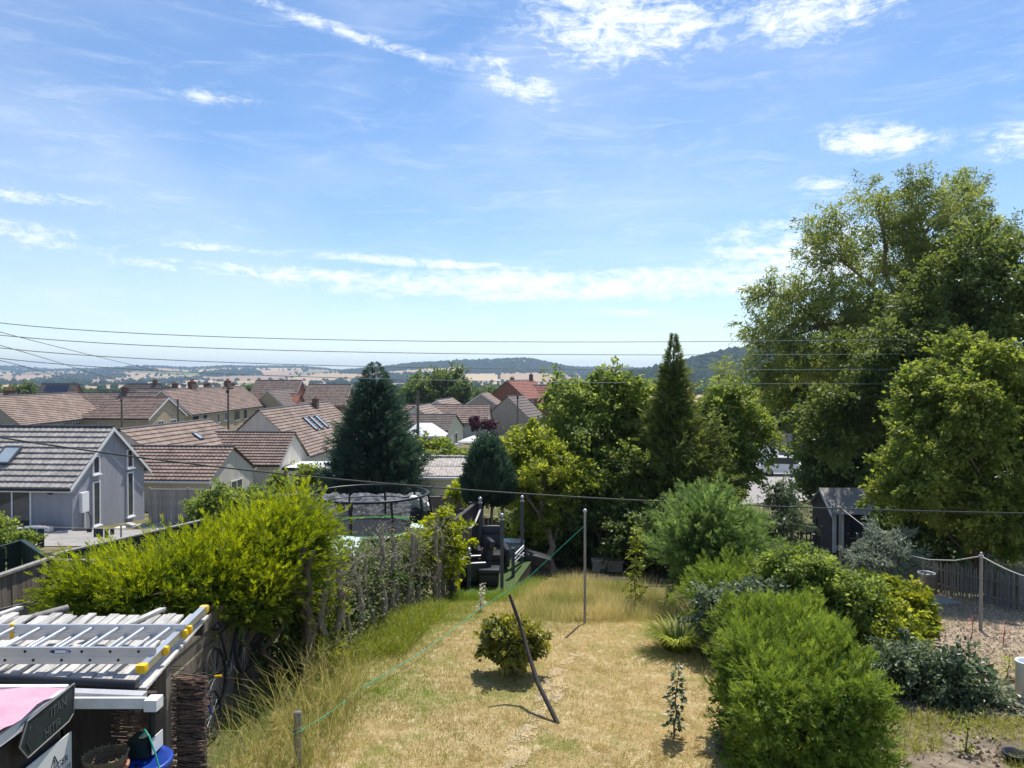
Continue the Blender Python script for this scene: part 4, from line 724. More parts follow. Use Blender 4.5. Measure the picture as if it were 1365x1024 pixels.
tree('tree', 'mid green tree filling the gap under the tall loose-crowned tree', 'tree', gp(1110, 43), [E(1090, 520, 43, 52, 38), E(1145, 505, 43, 55, 48), E(1048, 512, 43, 36, 26), E(1190, 470, 43, 52, 50), E(1240, 420, 43, 60, 55)], walnut, 480, 85, .19, .55, r0=.16)
# trees among the houses (copies of one mesh set)
tb = tree('tree', 'round dark tree beyond the pink roofed bungalow', 'tree', gp(572, 150), [E(572, 522, 150, 36, 22), E(598, 518, 150, 28, 18), E(555, 530, 150, 22, 20)], deep, 330, 60, .55, 1.25, r0=.3, group=None)
def tcopy(src, label, loc, s, group=None):
    r = src.copy(); COL.objects.link(r); r.location = loc; r.scale = (s, s, s); r['label'] = label
    for ch in list(src.children): c = ch.copy(); COL.objects.link(c); c.parent = r; c.matrix_parent_inverse = ch.matrix_parent_inverse.copy()
    return r
for lb, px, Y, s in (('round tree left of the red brick house by the straw field', 632, 215, .75), ('small dense tree before the grey stone house', 610, 170, .5), ('dark tree at the field edge above the brown bungalow', 655, 260, .8), ('tree showing above the pink-brown roof by the far edge of town', 18, 230, .85), ('bushy tree beside the solar panel house', 48, 190, .6), ('tree between maroon roofs below the far wood', 418, 235, .7), ('tree rising behind the long terrace chimneys', 330, 330, .9), ('tree beside the white shed roof by the brick gable', 745, 240, .9), ('dark tree filling the gap above the white van', 1030, 92, .62), ('tree behind the white van beside the brick gable', 1075, 90, .6)):
    tcopy(tb, lb, gp(px, Y), s)
for lb, L_ in (('dark shrub added to deepen the shade behind the deck rail', [E(720, 722, 26, 40, 30), E(690, 712, 27, 30, 28)]), ('dark shrub added to deepen the shade below the pale leaning trunk', [E(765, 722, 25.5, 36, 24), E(800, 712, 27.5, 44, 34)]), ('dark shrub added to deepen the shade left of the soft conifer', [E(870, 722, 23, 34, 26), E(905, 700, 24, 34, 40)])):
    tree('shrub', lb, 'shrub', (L_[0][0], L_[0][1], GZ(L_[0][0], L_[0][1])), L_, deep, 130, 70, .12, .3, r0=.05, nb=8)  # extra dark shrubs put in to darken the gaps under the trees
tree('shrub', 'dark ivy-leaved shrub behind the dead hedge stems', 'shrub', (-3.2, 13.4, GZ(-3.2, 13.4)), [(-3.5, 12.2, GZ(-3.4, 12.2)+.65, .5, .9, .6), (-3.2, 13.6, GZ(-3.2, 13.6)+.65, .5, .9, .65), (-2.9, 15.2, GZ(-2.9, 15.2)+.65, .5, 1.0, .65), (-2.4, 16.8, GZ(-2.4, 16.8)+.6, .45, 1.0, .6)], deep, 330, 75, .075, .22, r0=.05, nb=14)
# garden shrubs
def shrub(label, px, Y, lobes, lm, clumps, per, size, crad, r0=.04, name='shrub', cat='shrub', **k): return tree(name, label, cat, gp(px, Y), lobes, lm, clumps, per, size, crad, r0=r0, nb=12, **k)
shrub('dense mid green rounded shrub beside the yellow-leaved laurel', 1090, 13, [E(1090, 805, 13, 66, 56), E(1050, 785, 13.2, 42, 42), E(1130, 822, 12.8, 44, 52), E(1080, 765, 13.2, 36, 22)], mid, 360, 110, .062, .19, spread=.7)
shrub('glossy yellow-leaved laurel bush by the gravel yard', 1210, 14.6, [E(1205, 808, 14.6, 34, 38), E(1192, 795, 14.6, 28, 26), E(1222, 818, 14.4, 20, 30)], laurel, 170, 80, .085, .18, tpl=LEAF, spread=.5)
shrub('open glossy dark shrub on the bare soil bed', 1250, 10.7, [E(1235, 910, 10.7, 60, 48), E(1290, 930, 10.6, 50, 45), E(1205, 890, 10.8, 34, 30), E(1265, 955, 10.4, 48, 32)], glossy, 170, 75, .07, .2, gaps=.15)
shrub('silvery grey-leaved shrub in front of the felt roofed shed', 1165, 20, [E(1178, 738, 20, 26, 28), E(1160, 752, 19.6, 26, 20), E(1198, 748, 20, 24, 24)], grey_l, 150, 75, .10, .25, tpl=SLIM)
shrub('tall grey-green shrub left of the garden gate', 1045, 26, [E(1045, 685, 26, 26, 40), E(1030, 715, 25, 30, 30)], grey_l if False else glossy, 130, 75, .12, .3, tpl=SLIM)
shrub('dark hedge bush beneath the garden gate posts', 1030, 20, [E(1015, 740, 20, 38, 24), E(1070, 752, 19, 36, 16)], deep, 170, 75, .1, .25)
shrub('white flowering shrub at the lawn edge beside the juniper', 990, 12.4, [E(990, 810, 12.4, 48, 24), E(950, 815, 12.4, 26, 22), E(1030, 815, 12.2, 30, 26)], glossy, 150, 75, .07, .18)
shrub('leafy brown-stemmed shrub between the laurel and soil bed', 1190, 12.4, [E(1185, 845, 12.4, 32, 32), E(1160, 850, 12.2, 22, 26)], olive, 90, 60, .07, .18)
shrub('small yellow-tipped evergreen bush standing alone on the dry lawn', 684, 11.6, [E(684, 852, 11.6, 28, 24), E(668, 858, 11.6, 17, 20), E(702, 858, 11.5, 17, 22), E(684, 872, 11.5, 22, 13)], leafmat('tipped_leaf', (.05, .075, .02), (.40, .38, .06), .35), 170, 60, .07, .12, spread=.8, tpl=SLIM if False else LEAF, inner=True)
shrub('yellow-green climbing shrub over the dead hedge end', 585, 18, [E(585, 715, 18, 26, 22), E(565, 735, 17.5, 24, 22), E(600, 745, 18, 16, 26), E(548, 725, 17.2, 18, 14), E(596, 695, 18, 12, 12)], lime_, 120, 70, .085, .18)
shrub('lime leaved sapling beside the golden conifer trunks', 425, 12, [E(425, 800, 12, 18, 30), E(420, 850, 11.8, 16, 32), E(436, 880, 11.8, 14, 20)], lime_, 70, 55, .06, .14, r0=.02)
shrub('green shrub at the foot of the grey board fence', 285, 36, [E(290, 672, 34, 34, 18), E(262, 680, 33, 20, 14), E(330, 668, 35, 36, 14)], mid, 150, 70, .12, .3)
shrub('leafy shrub by the bungalow patio doors', 15, 24, [E(8, 722, 24, 26, 18), E(-20, 712, 24, 26, 24), E(28, 728, 24, 16, 12)], mid, 110, 75, .10, .25)
shrub('bright green shrub below the utility pole behind the garage', 572, 56, [E(575, 602, 56, 20, 14), E(560, 598, 56, 14, 10), E(605, 612, 50, 30, 8), E(640, 612, 48, 24, 10)], lime_ if False else walnut, 150, 60, .22, .4)
shrub('purple-leaved shrub in front of brown bungalow', 634, 104, [E(634, 566, 104, 7, 8), E(652, 568, 104, 5, 6)], plum, 40, 50, .3, .45)
shrub('small climbing plant over the fence below the garage', 612, 31, [E(612, 655, 31, 12, 6), E(604, 658, 31, 8, 5)], lime_, 26, 45, .12, .2)
shrub('yellow-green garden plants around the black flue by the sunroom', 395, 50, [E(370, 645, 46, 16, 12), E(412, 635, 48, 14, 16), E(440, 645, 48, 10, 8)], walnut, 80, 60, .18, .35)
fl = blades('red_flowers', np.stack([RNG.uniform(X(405, 46), X(425, 46), 300), RNG.uniform(45.5, 46.5, 300)], 1), poppy, 1.3, BLADE, .3); tag(fl, 'bank of red flowers before the sunroom beside the conifer', 'flowers', kind='stuff')
# seedlings on the lawn: stem with leaves
def sapling(label, px, Y, h, lm, n=170, size=.06, rad=.11, top=1.):
    b0 = gp(px, Y); t = thing('young_plant', label, 'plant', b0); st_ = bend(b0, b0+Vector((.05, 0, h)), 0, 6, .03); MB().tube(st_, [.012, .011, .010, .008, .007, .005, .003], 6).build('stem', MATS['bark'], t)
    u = RNG.uniform(.12, 1, n); a = RNG.uniform(0, 6.28, n); lump = .5+.5*np.abs(np.sin(u*h*9)); r = rad*lump*RNG.uniform(.1, 1, n)*(1.15-.6*u*top)
    p = np.array(b0)+np.stack([r*np.cos(a)+.05*u, r*np.sin(a), u*h], 1); V, Fa = scatter(*LEAF, p, np.stack([np.cos(a), np.sin(a), -.2+0*a], 1)+rdir(n)*.4, np.array((0, 0, 1.))+rdir(n)*.5, size*RNG.uniform(.6, 1.3, n))
    npobj('leaves', V, Fa, lm, t, np.repeat(np.clip(RNG.normal(.5, .3, n), 0, 1), 4)); return t
sapling('slim dark-leaved seedling on the lawn beside the trimmed hedge', 900, 9.35, .92, glossy, 190, .07, .13)
sapling('tall pale-leaved young tree behind the long dry grass', 846, 15.8, 1.75, olive, 420, .09, .24)
sapling('small dark seedling at the foot of the trimmed hedge', 960, 8.9, .35, glossy, 60, .06, .1)
for lb, px, Y in (('pinkish flower spike plant beside the line post', 1297, 15.6), ('low pinkish flower spike plant in front of the paling fence', 1340, 15.0)): sapling(lb, px, Y, .5, pinkf, 90, .035, .16)
sapling('pale seed head plant in front of the leather armchairs', 640, 15.8, .62, flower_w, 120, .05, .1)
sapling('greyish weed stem in the foreground of the soil bed', 1290, 8.9, .45, olive, 90, .05, .1); sapling('yellowish weed clump beside the white drum', 1345, 11.6, .4, lime_, 110, .05, .22)
# ------------------------------------------------------------------ grasses
q = polysample(LAWN, 150000); gr_ = nz(q[:, 0], q[:, 1], 1.1, 2)+.6*nz(q[:, 0], q[:, 1], 2.7, 5)-.16*q[:, 0]
tag(blades('lawn_grass', q, mixed_g, .07, GRASS, .8, np.clip(.72-.46*gr_+RNG.normal(0, .15, len(q)), 0, 1), wid=2.6), 'short sun-dried lawn grass with green patches', 'grass', kind='stuff')
left = [(-2.9, 7.5), (-2.1, 8.6), (-1.8, 10.4), (-1.5, 12.6), (-.9, 14.8), (-.2, 17.4), (-.5, 18.2), (-1.5, 18.2), (-2.1, 15.5), (-2.6, 12.8), (-2.6, 11), (-2.65, 9)]
q = polysample(left, 27000); q = q+RNG.normal(0, .22, q.shape); gg = nz(q[:, 0], q[:, 1], 1.6, 1)
tag(blades('edge_grass', q, lush_g, .125, BLADE, .6, np.clip(.45+.25*gg+RNG.normal(0, .2, len(q)), 0, 1), wid=.8), 'lush green grass along the dead hedge', 'grass', kind='stuff')
q = polysample([(-3.6, 7.3), (-2.3, 7.3), (-2.3, 10.5), (-2.7, 12), (-3.7, 12)], 9000); tag(blades('painted_shade_grass', q, lush_g, .13, BLADE, .6, np.clip(RNG.normal(.3, .2, len(q)), 0, 1), wid=1.2), 'short grass tinted dark to stand in for shade under the golden conifer', 'grass', kind='stuff')  # dark tint paints in shade the conifer does not cast here
q = polysample([(-3.1, 7.6), (-2.2, 7.6), (-1.9, 9), (-2.2, 11.2), (-3.0, 11), (-3.0, 9)], 1500)
tag(blades('tall_grass', q[:700], mixed_g, .85, ARCH, .4, wid=.28), 'tall arching yellow-green grass stems by the brushwood screen', 'grass', kind='stuff')
q = polysample([(-2.9, 11.6), (-1.7, 12.4), (-1.3, 15.5), (-1.6, 16), (-2.3, 14.6), (-2.9, 12.8)], 5200)
tag(blades('hedge_grass', q, leafmat('sedge', (.08, .125, .015), (.33, .35, .05), .35), .32, ARCH, .65, wid=.7), 'yellowish coarse grass tufts at the foot of dead hedge', 'grass', kind='stuff')
far_ = [(.15, 15.0), (1.2, 14.3), (3.2, 14.2), (3.6, 16.5), (3.0, 19.5), (1.2, 20.5), (.55, 17.8)]
q = polysample(far_, 30000); q = q+RNG.normal(0, .3, q.shape); q = q[(nz(q[:, 0], q[:, 1], 2.3, 6)+.6*nz(q[:, 0], q[:, 1], 5.1, 2)+np.clip((q[:, 1]-14.4)*1.1, -.5, 1.4)) > .15]; tag(blades('hay_grass', q, leafmat('hay', (.17, .21, .04), (.56, .47, .22), .35, spec=.1), .34*(1+.45*nz(q[:, 0], q[:, 1], 3.1, 8)), BLADE, .5, np.clip(.52+.45*nz(q[:, 0], q[:, 1], 2.2, 4)+RNG.normal(0, .22, len(q)), 0, 1), wid=.5), 'tall dry hay-coloured grass around the line post', 'grass', kind='stuff')
q = polysample([(-1.4, 17.4), (-.1, 17.0), (.4, 18.4), (.9, 21), (.4, 21), (-.15, 18.2), (-1.3, 18.1)], 4200)
tag(blades('deck_grass', q, lush_g, .22, ARCH, .45, wid=.7), 'green grass fringe around the deck edge', 'grass', kind='stuff')
q = polysample([(3.5, 7.6), (8.4, 7.6), (9.6, 10.8), (8.4, 11.2), (7.3, 9.6), (4.6, 10.2), (4.0, 9.6)], 22000); q = q[nz(q[:, 0], q[:, 1], 2.1, 7)+.5*nz(q[:, 0], q[:, 1], 5.3, 2) > -.25]
tag(blades('weeds', q, leafmat('weed', (.11, .15, .02), (.42, .40, .09), .4), .17, ARCH, .8, wid=1.3), 'yellow-green weeds over the soil bed', 'weeds', kind='stuff')
q = polysample(YARD, 9000); q = q[nz(q[:, 0], q[:, 1], 1.3, 9) > .25]
tag(blades('yard_weeds', q, mixed_g, .13, ARCH, .7), 'sparse dry weeds growing through the gravel', 'weeds', kind='stuff')
q = polysample([(3.1, 7.2), (3.6, 7.4), (4.2, 11.6), (3.0, 13.4), (2.75, 11)], 3600); tag(blades('border_grass', q, mixed_g, .18, ARCH, .6), 'ragged grass along the right-hand lawn border', 'grass', kind='stuff')
q = polysample([(-2.1, 7.2), (3.3, 7.2), (3.3, 8.9), (.8, 8.7), (-1.7, 9.1)], 2600); tag(blades('near_weeds', q, lush_g, .11, ARCH, .8, wid=1.3), 'green weeds on the lawn below the window', 'weeds', kind='stuff')
sg = gp(905, 12.7); sp = thing('sedge_clump', 'arching spiky grass clump at the lawn edge', 'plant', sg); a = RNG.uniform(0, 6.28, 700)
V, Fa = scatter(*ARCH, np.array(sg)+np.stack([.2*np.cos(a)*RNG.uniform(0, 1, 700), .2*np.sin(a)*RNG.uniform(0, 1, 700), 0*a], 1), np.stack([np.cos(a)*.6, np.sin(a)*.6, 0*a+1], 1), np.stack([-np.cos(a), -np.sin(a), .6+0*a], 1)*-1, RNG.uniform(.4, .75, 700)); npobj('leaves', V, Fa, olive, sp, np.repeat(RNG.uniform(0, .9, 700), 8))
# ------------------------------------------------------------------ fences
def board_fence(label, p0, p1, z0, z1, h, bw, m, gap=.008, cap=True, rails=2, name='board_fence', jit=.01, posts=True, group=None, pm=None, thick=.02, capm=None):
    """vertical boards between ground points p0,p1; z0,z1 = top heights at the ends; h = height"""
    a, b = Vector((p0[0], p0[1], 0)), Vector((p1[0], p1[1], 0)); d = b-a; ln = d.length; u = d/ln; nv = Vector((-u.y, u.x, 0)); t = thing(name, label, 'fence', (a.x, a.y, z0-h), group)
    n = max(2, int(ln/bw)); me = MB().box((0, 0, -h/2), (bw-gap, thick, h)).build('board', MATS[m]); data = me.data; bpy.data.objects.remove(me); ang = math.atan2(u.y, u.x)
    for k in range(n):
        f = (k+.5)/n; o = link('board', data, t); pos = a+d*f; pos.z = z0+(z1-z0)*f+random.uniform(-jit, jit)
        o.location = pos+nv*random.uniform(-.006, .006)-ORI[t.name] if t.name in ORI else pos; o.rotation_euler = (0, random.uniform(-.008, .008), ang)
    def P3(f, dz, off): q = a+d*f+nv*off; q.z = z0+(z1-z0)*f+dz; return q
    sg = -1 if nv.dot(Vector((-a.x, -a.y, 0))) < 0 else 1
    for k in range(rails):
        zz = -h*(.18+.62*k/max(1, rails-1)); MB().prism([P3(0, zz-.04, -.05*sg), P3(0, zz+.04, -.05*sg), P3(0, zz+.04, -.02*sg), P3(0, zz-.04, -.02*sg)], P3(1, zz, 0)-P3(0, zz, 0)).build('rail', MATS[pm or m], t)
    if cap: MB().prism([P3(0, .0, -.05), P3(0, .035, -.05), P3(0, .035, .05), P3(0, 0, .05)], P3(1, 0, 0)-P3(0, 0, 0)).build('cap_rail', MATS[capm or m], t)
    if posts:
        np_ = max(1, round(ln/1.9))
        for k in range(np_+1): q = P3(k/np_, -h/2+.03, .065*-sg); MB().box(q, (.1, .1, h+.14), Matrix.Rotation(ang, 3, 'Z')).build('post', MATS[pm or m], t)
    return t
def PZ(px, py, Y): return P(px, py, Y)
a, b = P(-30, 779, 10.4), P(68, 745, 12.0); board_fence('brown closeboard fence running back to its corner post beside the green fence', a, b, a.z, b.z, 1.9, .105, 'wood_fence', capm='wood_grey')
a2 = P(150, 750, 11.7); board_fence('short brown closeboard fence turning behind the golden conifer', b, a2, b.z-.05, a2.z, 1.8, .105, 'wood_fence', capm='wood_grey')
a, b = P(-30, 820, 9.4), P(78, 793, 10.3); board_fence('grey weathered fence boards directly behind the shelter roof', a, b, a.z, b.z, 1.6, .12, 'wood_grey', cap=False)
a, b = P(64, 742, 16.2), P(272, 694, 19.6); board_fence('dark green painted fence with weathered top edge below the grey bungalow', a, b, a.z, b.z, 1.8, .3, 'green_paint', gap=.003, capm='wood_grey', posts=False)
a, b = P(-40, 742, 16.8), P(28, 722, 17.6); board_fence('dark green painted fence below the patio shrub', a, b, a.z, b.z, 1.8, .3, 'green_paint', gap=.003, posts=False, capm='green_paint')
a, b = P(28, 722, 17.6), P(66, 748, 16.0); board_fence('dark green painted fence sloping down to the corner post', a, b, a.z, b.z, 1.8, .3, 'green_paint', gap=.003, posts=False, capm='green_paint')
a, b = P(198, 653, 40), P(352, 654, 40.5); board_fence('grey-brown panel fence between grey and cream bungalows', a, b, a.z, b.z, 2.0, .18, 'wood_grey', cap=True)
a, b = P(360, 660, 36), P(640, 664, 31.5); board_fence('dark brown board fence behind the trampoline and garage', a, b, a.z, b.z, 2.3, .16, 'wood_fence', capm='wood_grey')
a, b = P(604, 690, 17.8), P(640, 662, 23.5); board_fence('dark slatted fence beside the leather armchairs', a, b, a.z-.1, b.z-.1, 1.9, .14, 'wood_dark', pm='wood_dark')
a, b = P(640, 692, 31.2), P(905, 690, 31.2); board_fence('dark brown board fence added to darken the gap behind the middle trees', a, b, a.z, b.z, 1.7, .16, 'wood_dark')  # extra dark fence closing the view so the gap reads as shade
# horizontal board fence behind the conifer trunks
ft = thing('slab_fence', 'shaded fence of long horizontal boards behind the golden conifer trunks', 'fence', (-3.95, 8.2, GZ(-3.95, 8.2)))
for k in range(7):
    me_ = MB().box((-3.95+.01*random.uniform(-1, 1), 10.2, GZ(-3.95, 10)+.12+.19*k), (.022, 4.6, .175), Matrix.Rotation(random.uniform(-.006, .006), 3, 'X')).build('board', MATS['wood_fence'], ft)
for k in range(3): MB().box((-4.02, 8.2+1.95*k, GZ(-3.95, 10)+.68), (.1, .1, 1.45)).build('post', MATS['wood_fence'], ft)
# ------------------------------------------------------------------ board-roofed shelter with ladder
RZ = ZC-2.62
sh = thing('shelter', 'open garden shelter with weathered plank roof and timber post', 'shelter', (-4.6, 7.1, GZ(-4, 7)))
random.seed(3); x = -6.6; k = 0
while x < -3.02:
    wd = random.uniform(.075, .13); y0 = 6.3+random.uniform(-.04, .02); y1 = 8.05+random.uniform(-.06, .05); z = RZ+.03*(k % 2)*.5+random.uniform(0, .012)
    sk = random.uniform(-.2, -.12)
    MB().prism([(x, y0, z), (x+wd, y0, z), (x+wd+sk, y1, z+.05), (x+sk, y1, z+.05)], (0, 0, .022)).build('roof_board', MATS['wood_white'], sh); x += wd+random.uniform(-.002, .012); k += 1
for x0, y0, x1, y1 in ((-4.1, 7.0, -3.75, 8.15), (-3.3, 7.3, -3.28, 8.1), (-5.6, 7.4, -5.3, 8.2)): MB().prism([(x0, y0, RZ+.065), (x0+.07, y0, RZ+.065), (x1+.07, y1, RZ+.1), (x1, y1, RZ+.1)], (0, 0, .03)).build('loose_batten', MATS['wood_white'], sh)
MB().tube([P(88, 812, 8.3), P(-60, 852, 7.5)], .04, 6).build('edge_beam', MATS['wood_grey'], sh)
gz_ = GZ(-3.1, 7)
for px, Y in ((215, 6.95), (60, 8.0)): q = X(px, Y); MB().box((q, Y, (RZ+gz_)/2-.03), (.10, .10, RZ-gz_-.02)).build('post', MATS['wood_fence'], sh)
MB().box((-4.8, 6.34, RZ-.07), (3.7, .05, .1)).build('beam', MATS['wood_dark'], sh); MB().box((-5.05, 7.95, RZ-.045), (3.7, .05, .1)).build('beam', MATS['wood_dark'], sh)
MB().box((-5.2, 8.15, (RZ+gz_)/2), (3.0, .04, RZ-gz_)).build('back_panel', MATS['wood_dark'], sh)  # panel added in dark wood so the shelter's inside stays dark
# grey gutter, white fascia, black pipe in front of the roof
a, b = P(-40, 906, 6.28), P(180, 916, 6.28); MB().tube([a, b], .042, 10).build('black_pipe', MATS['black_plastic'], sh)
a, b = P(-40, 922, 6.16), P(190, 931, 6.16); gt_ = MB(); gt_.box((a+b)/2, ((b-a).length, .09, .055), Matrix.Rotation(math.atan2(b.z-a.z, b.x-a.x), 3, 'Y').inverted()); gt_.build('gutter', MATS['alu_dull'], sh)
a, b = P(-40, 938, 6.08), P(192, 941, 6.08); MB().box((a+b)/2, ((b-a).length, .03, .085)).build('fascia', MATS['white_paint'], sh)
MB().box(P(202, 940, 6.1), (.1, .12, .09)).build('gutter_end', MATS['white_paint'], sh)
MB().box(P(203, 943, 6.5), (.15, .14, .08)).build('hopper', MATS['black_plastic'], sh); MB().tube([P(200, 948, 6.5), P(200, 1070, 6.5)], .035, 10).build('downpipe', MATS['black_plastic'], sh)
# brushwood screen: twigs as geometry
bs = thing('brushwood_screen', 'bundled brown brushwood screen beside the shelter post', 'screen', (-3.1, 7.0, gz_)); m = MB()
for k in range(420):
    z = gz_+random.uniform(.0, 1.62); y = 7.02+random.uniform(0, .16); x0 = -3.12+random.uniform(-.03, .04); x1 = -2.84+random.uniform(-.05, .03); m.tube([(x0, y, z+random.uniform(-.02, .02)), ((x0+x1)/2, y-random.uniform(0, .02), z+random.uniform(-.015, .015)), (x1, y+random.uniform(-.02, .02), z+random.uniform(-.03, .03))], [.006, .006, .003], 4, False)
tag(m.build('twigs', MATS['brush'], bs), kind='stuff'); MB().box((-2.99, 7.14, gz_+.8), (.26, .05, 1.58)).build('backing', MATS['wood_dark'], bs)
m = MB()
for k in range(260):
    z = gz_+random.uniform(.3, 1.5); x0 = -3.9+random.uniform(-.1, .3); m.tube([(x0, 7.6, z), (x0+random.uniform(.3, .5), 7.58, z+random.uniform(-.05, .05))], [.006, .003], 4, False)
tag(m.build('inner_twigs', MATS['brush'], bs), kind='stuff')
# ladder
ld = thing('ladder', 'aluminium extension ladder with yellow feet lying on the plank roof', 'ladder', (-4.6, 6.9, RZ+.08)); lz = RZ+.145
yn, yf = 6.62, 7.22
def lx(px, Y): return X(px, Y)
xr_ = lx(205, yn)
for yy, nm in ((yn, 'near'), (yf, 'far')):
    for dz in (0, .075):
        MB().box((xr_-1.6, yy+.0*dz, lz+dz), (3.2, .028, .068)).build('rail', MATS['alu'], ld)
for k in range(12):
    for dz in (0, .075):
        x = xr_-.14-.245*k+(.07 if dz == 0 else 0); MB().tube([(x, yn+.012, lz+dz), (x, yf-.012, lz+dz)], .019, 8).build('rung', MATS['alu'], ld)
        MB().cyl((x, yn-.014, lz+dz), .012, .001, 8).tube([(x, yn-.0145, lz+dz), (x, yn-.019, lz+dz)], .012, 8).build('rung_plug', MATS['black_plastic'], ld)
xb = xr_+.06
stb = MB().prism([(xb-.1, 6.38, lz-.03), (xb-.04, 6.38, lz-.03), (xb-.13, 7.95, lz+.01), (xb-.19, 7.95, lz+.01)], (0, 0, .065)).build('stabiliser_bar', MATS['alu'], ld)
for yy, dx, ln in ((6.4, -.085, .08), (7.92, -.175, .08)): MB().rbox((xb+.014+dx, yy, lz+.01+(yy-6.4)*.02), (.085, ln, .075), .015, 3).build('end_cap', MATS['yellow'], stb)
for yy, dx in ((6.78, -.2), (7.22, -.24), (7.34, -.25)): MB().rbox((xb+.06+dx*.5, yy, lz+.02), (.05, .06, .085), .02, 3).build('yellow_hook', MATS['yellow'], ld)
MB().rbox((xr_-3.2, yf, lz+.04), (.05, .05, .16), .015, 3).build('yellow_foot', MATS['yellow'], ld); MB().rbox((X(12, 7.2), yf+.0, lz+.045), (.045, .045, .15), .015, 3).build('yellow_foot', MATS['yellow'], ld)
def text(body, size, mtx, m, parent, name='lettering', ext=.0008, align='LEFT'):
    cu = bpy.data.curves.new(name, 'FONT'); cu.body = body; cu.size = size; cu.extrude = ext; cu.align_x = align; o = bpy.data.objects.new(name, cu); COL.objects.link(o)
    dg = bpy.context.evaluated_depsgraph_get(); me_ = bpy.data.meshes.new_from_object(o.evaluated_get(dg)); bpy.data.objects.remove(o); me_.transform(mtx); me_.transform(Matrix.Translation(-root_loc(parent))); me_.materials.clear(); me_.materials.append(m); return link(name, me_, parent)
lc = Vector((lx(79, yn), yn-.016, lz+.075))   # blue lens-shaped maker's badge with white middle and small white arrowheads
def oval(c, w, h, y, m, nm, par): return MB().prism([(c.x+w/2*math.cos(t_*math.pi/12), c.y-y, c.z+h/2*math.sin(t_*math.pi/12)) for t_ in range(24)], (0, -.001, 0)).build(nm, m, par)
bo = oval(lc, .185, .036, 0, MATS['blue'], 'badge', ld); MB().box(lc+Vector((0, -.002, 0)), (.095, .001, .026)).build('badge_panel', MATS['sign_white'], bo)
for sg in (-1, 1): MB().prism([lc+Vector((sg*.055, -.0018, -.011)), lc+Vector((sg*.055, -.0018, .011)), lc+Vector((sg*.075, -.0018, 0))], (0, -.001, 0)).build('badge_arrow', MATS['sign_white'], bo)
# pink sheeted roof, arrow sign and warning sign on the lower shed
ps = thing('low_shed', 'low shed with pink plastic sheet roof and white wooden edges', 'shed', (-4.3, 5.4, GZ(-4, 5)))
zt = ZC-2.32; nx_, ny_ = 26, 18; V = []
for i in range(nx_):
    for j in range(ny_):
        x = -5.2+1.755*i/(nx_-1); y = 4.3+1.6*j/(ny_-1); V.append((x+.06*(1-j/(ny_-1)), y, zt-.05-.05*(j/(ny_-1))+.012*math.sin(9*x+3*math.sin(5*y))+.01*math.sin(13*y+4*x)))
npobj('sheet', np.array(V), np.array([(i*ny_+j, (i+1)*ny_+j, (i+1)*ny_+j+1, i*ny_+j+1) for i in range(nx_-1) for j in range(ny_-1)]), MATS['pink_tarp'], ps, smooth=True)
MB().box((-3.455, 5.05, zt-.15), (.03, 1.7, .08)).build('edge_board', MATS['white_paint'], ps); MB().box((-4.4, 5.93, zt-.13), (1.9, .05, .06)).build('edge_board', MATS['white_paint'], ps)
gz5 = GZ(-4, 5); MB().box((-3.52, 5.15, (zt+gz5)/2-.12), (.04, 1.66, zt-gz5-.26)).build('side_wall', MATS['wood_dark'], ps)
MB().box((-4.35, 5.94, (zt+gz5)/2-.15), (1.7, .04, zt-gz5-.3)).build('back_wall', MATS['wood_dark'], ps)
sg_ = thing('arrow_sign', 'dark arrow-shaped board with faint chalked lettering pointing along the shed', 'sign', (-3.42, 5.6, ZC-2.6))
zb_, zt_ = ZC-2.70, ZC-2.44; poly = [(6.02, zt_), (6.0, zb_+.03), (5.93, zb_), (5.36, zb_), (5.26, zb_+.12), (5.36, zt_)]
def spt(y, z, off=0): return Vector((-3.46+(6.0-y)*.07+off, y, z))
MB().prism([spt(y, z) for y, z in poly], (.014, 0, 0)).build('board', MATS['chalkboard'], sg_)
m = MB(); pe = [spt(y, z, .016) for y, z in poly]
for k in range(len(pe)): m.tube([pe[k], pe[(k+1) % len(pe)]], .006, 5)
m.build('edging', MATS['sign_edge'], sg_)
m = MB(); m.tube([spt(5.40, zt_-.05, .016), spt(5.345, zb_+.12, .016), spt(5.40, zb_+.035, .016)], .006, 5); m.build('chalk_arrow', MATS['chalk'], sg_)
rot = basis(Vector((-.07, 1, 0)).normalized(), Vector((0, 0, 1)), Vector((1, .07, 0)).normalized()).to_4x4()
text('ITAN', .105, Matrix.Translation(spt(5.66, zt_-.115, .018)) @ rot, MATS['chalk'], sg_); text('HITIR', .095, Matrix.Translation(spt(5.58, zb_+.03, .018)) @ rot, MATS['chalk'], sg_)
ws2 = thing('warning_sign', 'white board with warning triangle and dark lettering below the arrow sign', 'sign', (-3.45, 5.7, ZC-3.0))
def wpt(y, z, off=0): return Vector((-3.455+(6.0-y)*.0+off, y, z))
MB().prism([wpt(5.98, ZC-2.80), wpt(5.98, ZC-3.25), wpt(5.3, ZC-3.25), wpt(5.3, ZC-2.80)], (.008, 0, 0)).build('board', MATS['sign_white'], ws2)
rot2 = basis(Vector((0, 1, 0)), Vector((0, 0, 1)), Vector((1, 0, 0))).to_4x4()
text('GER', .075, Matrix.Translation(wpt(5.93, ZC-3.0, .009)) @ rot2, MATS['ink'], ws2, align='RIGHT', ext=.001); text('ITE', .055, Matrix.Translation(wpt(5.965, ZC-3.07, .009)) @ rot2, MATS['ink'], ws2, align='RIGHT')
m = MB(); tp = [wpt(5.70, ZC-2.965, .010), wpt(5.80, ZC-2.965, .010), wpt(5.75, ZC-2.88, .010)]
for k in range(3): m.tube([tp[k], tp[(k+1) % 3]], .004, 5)
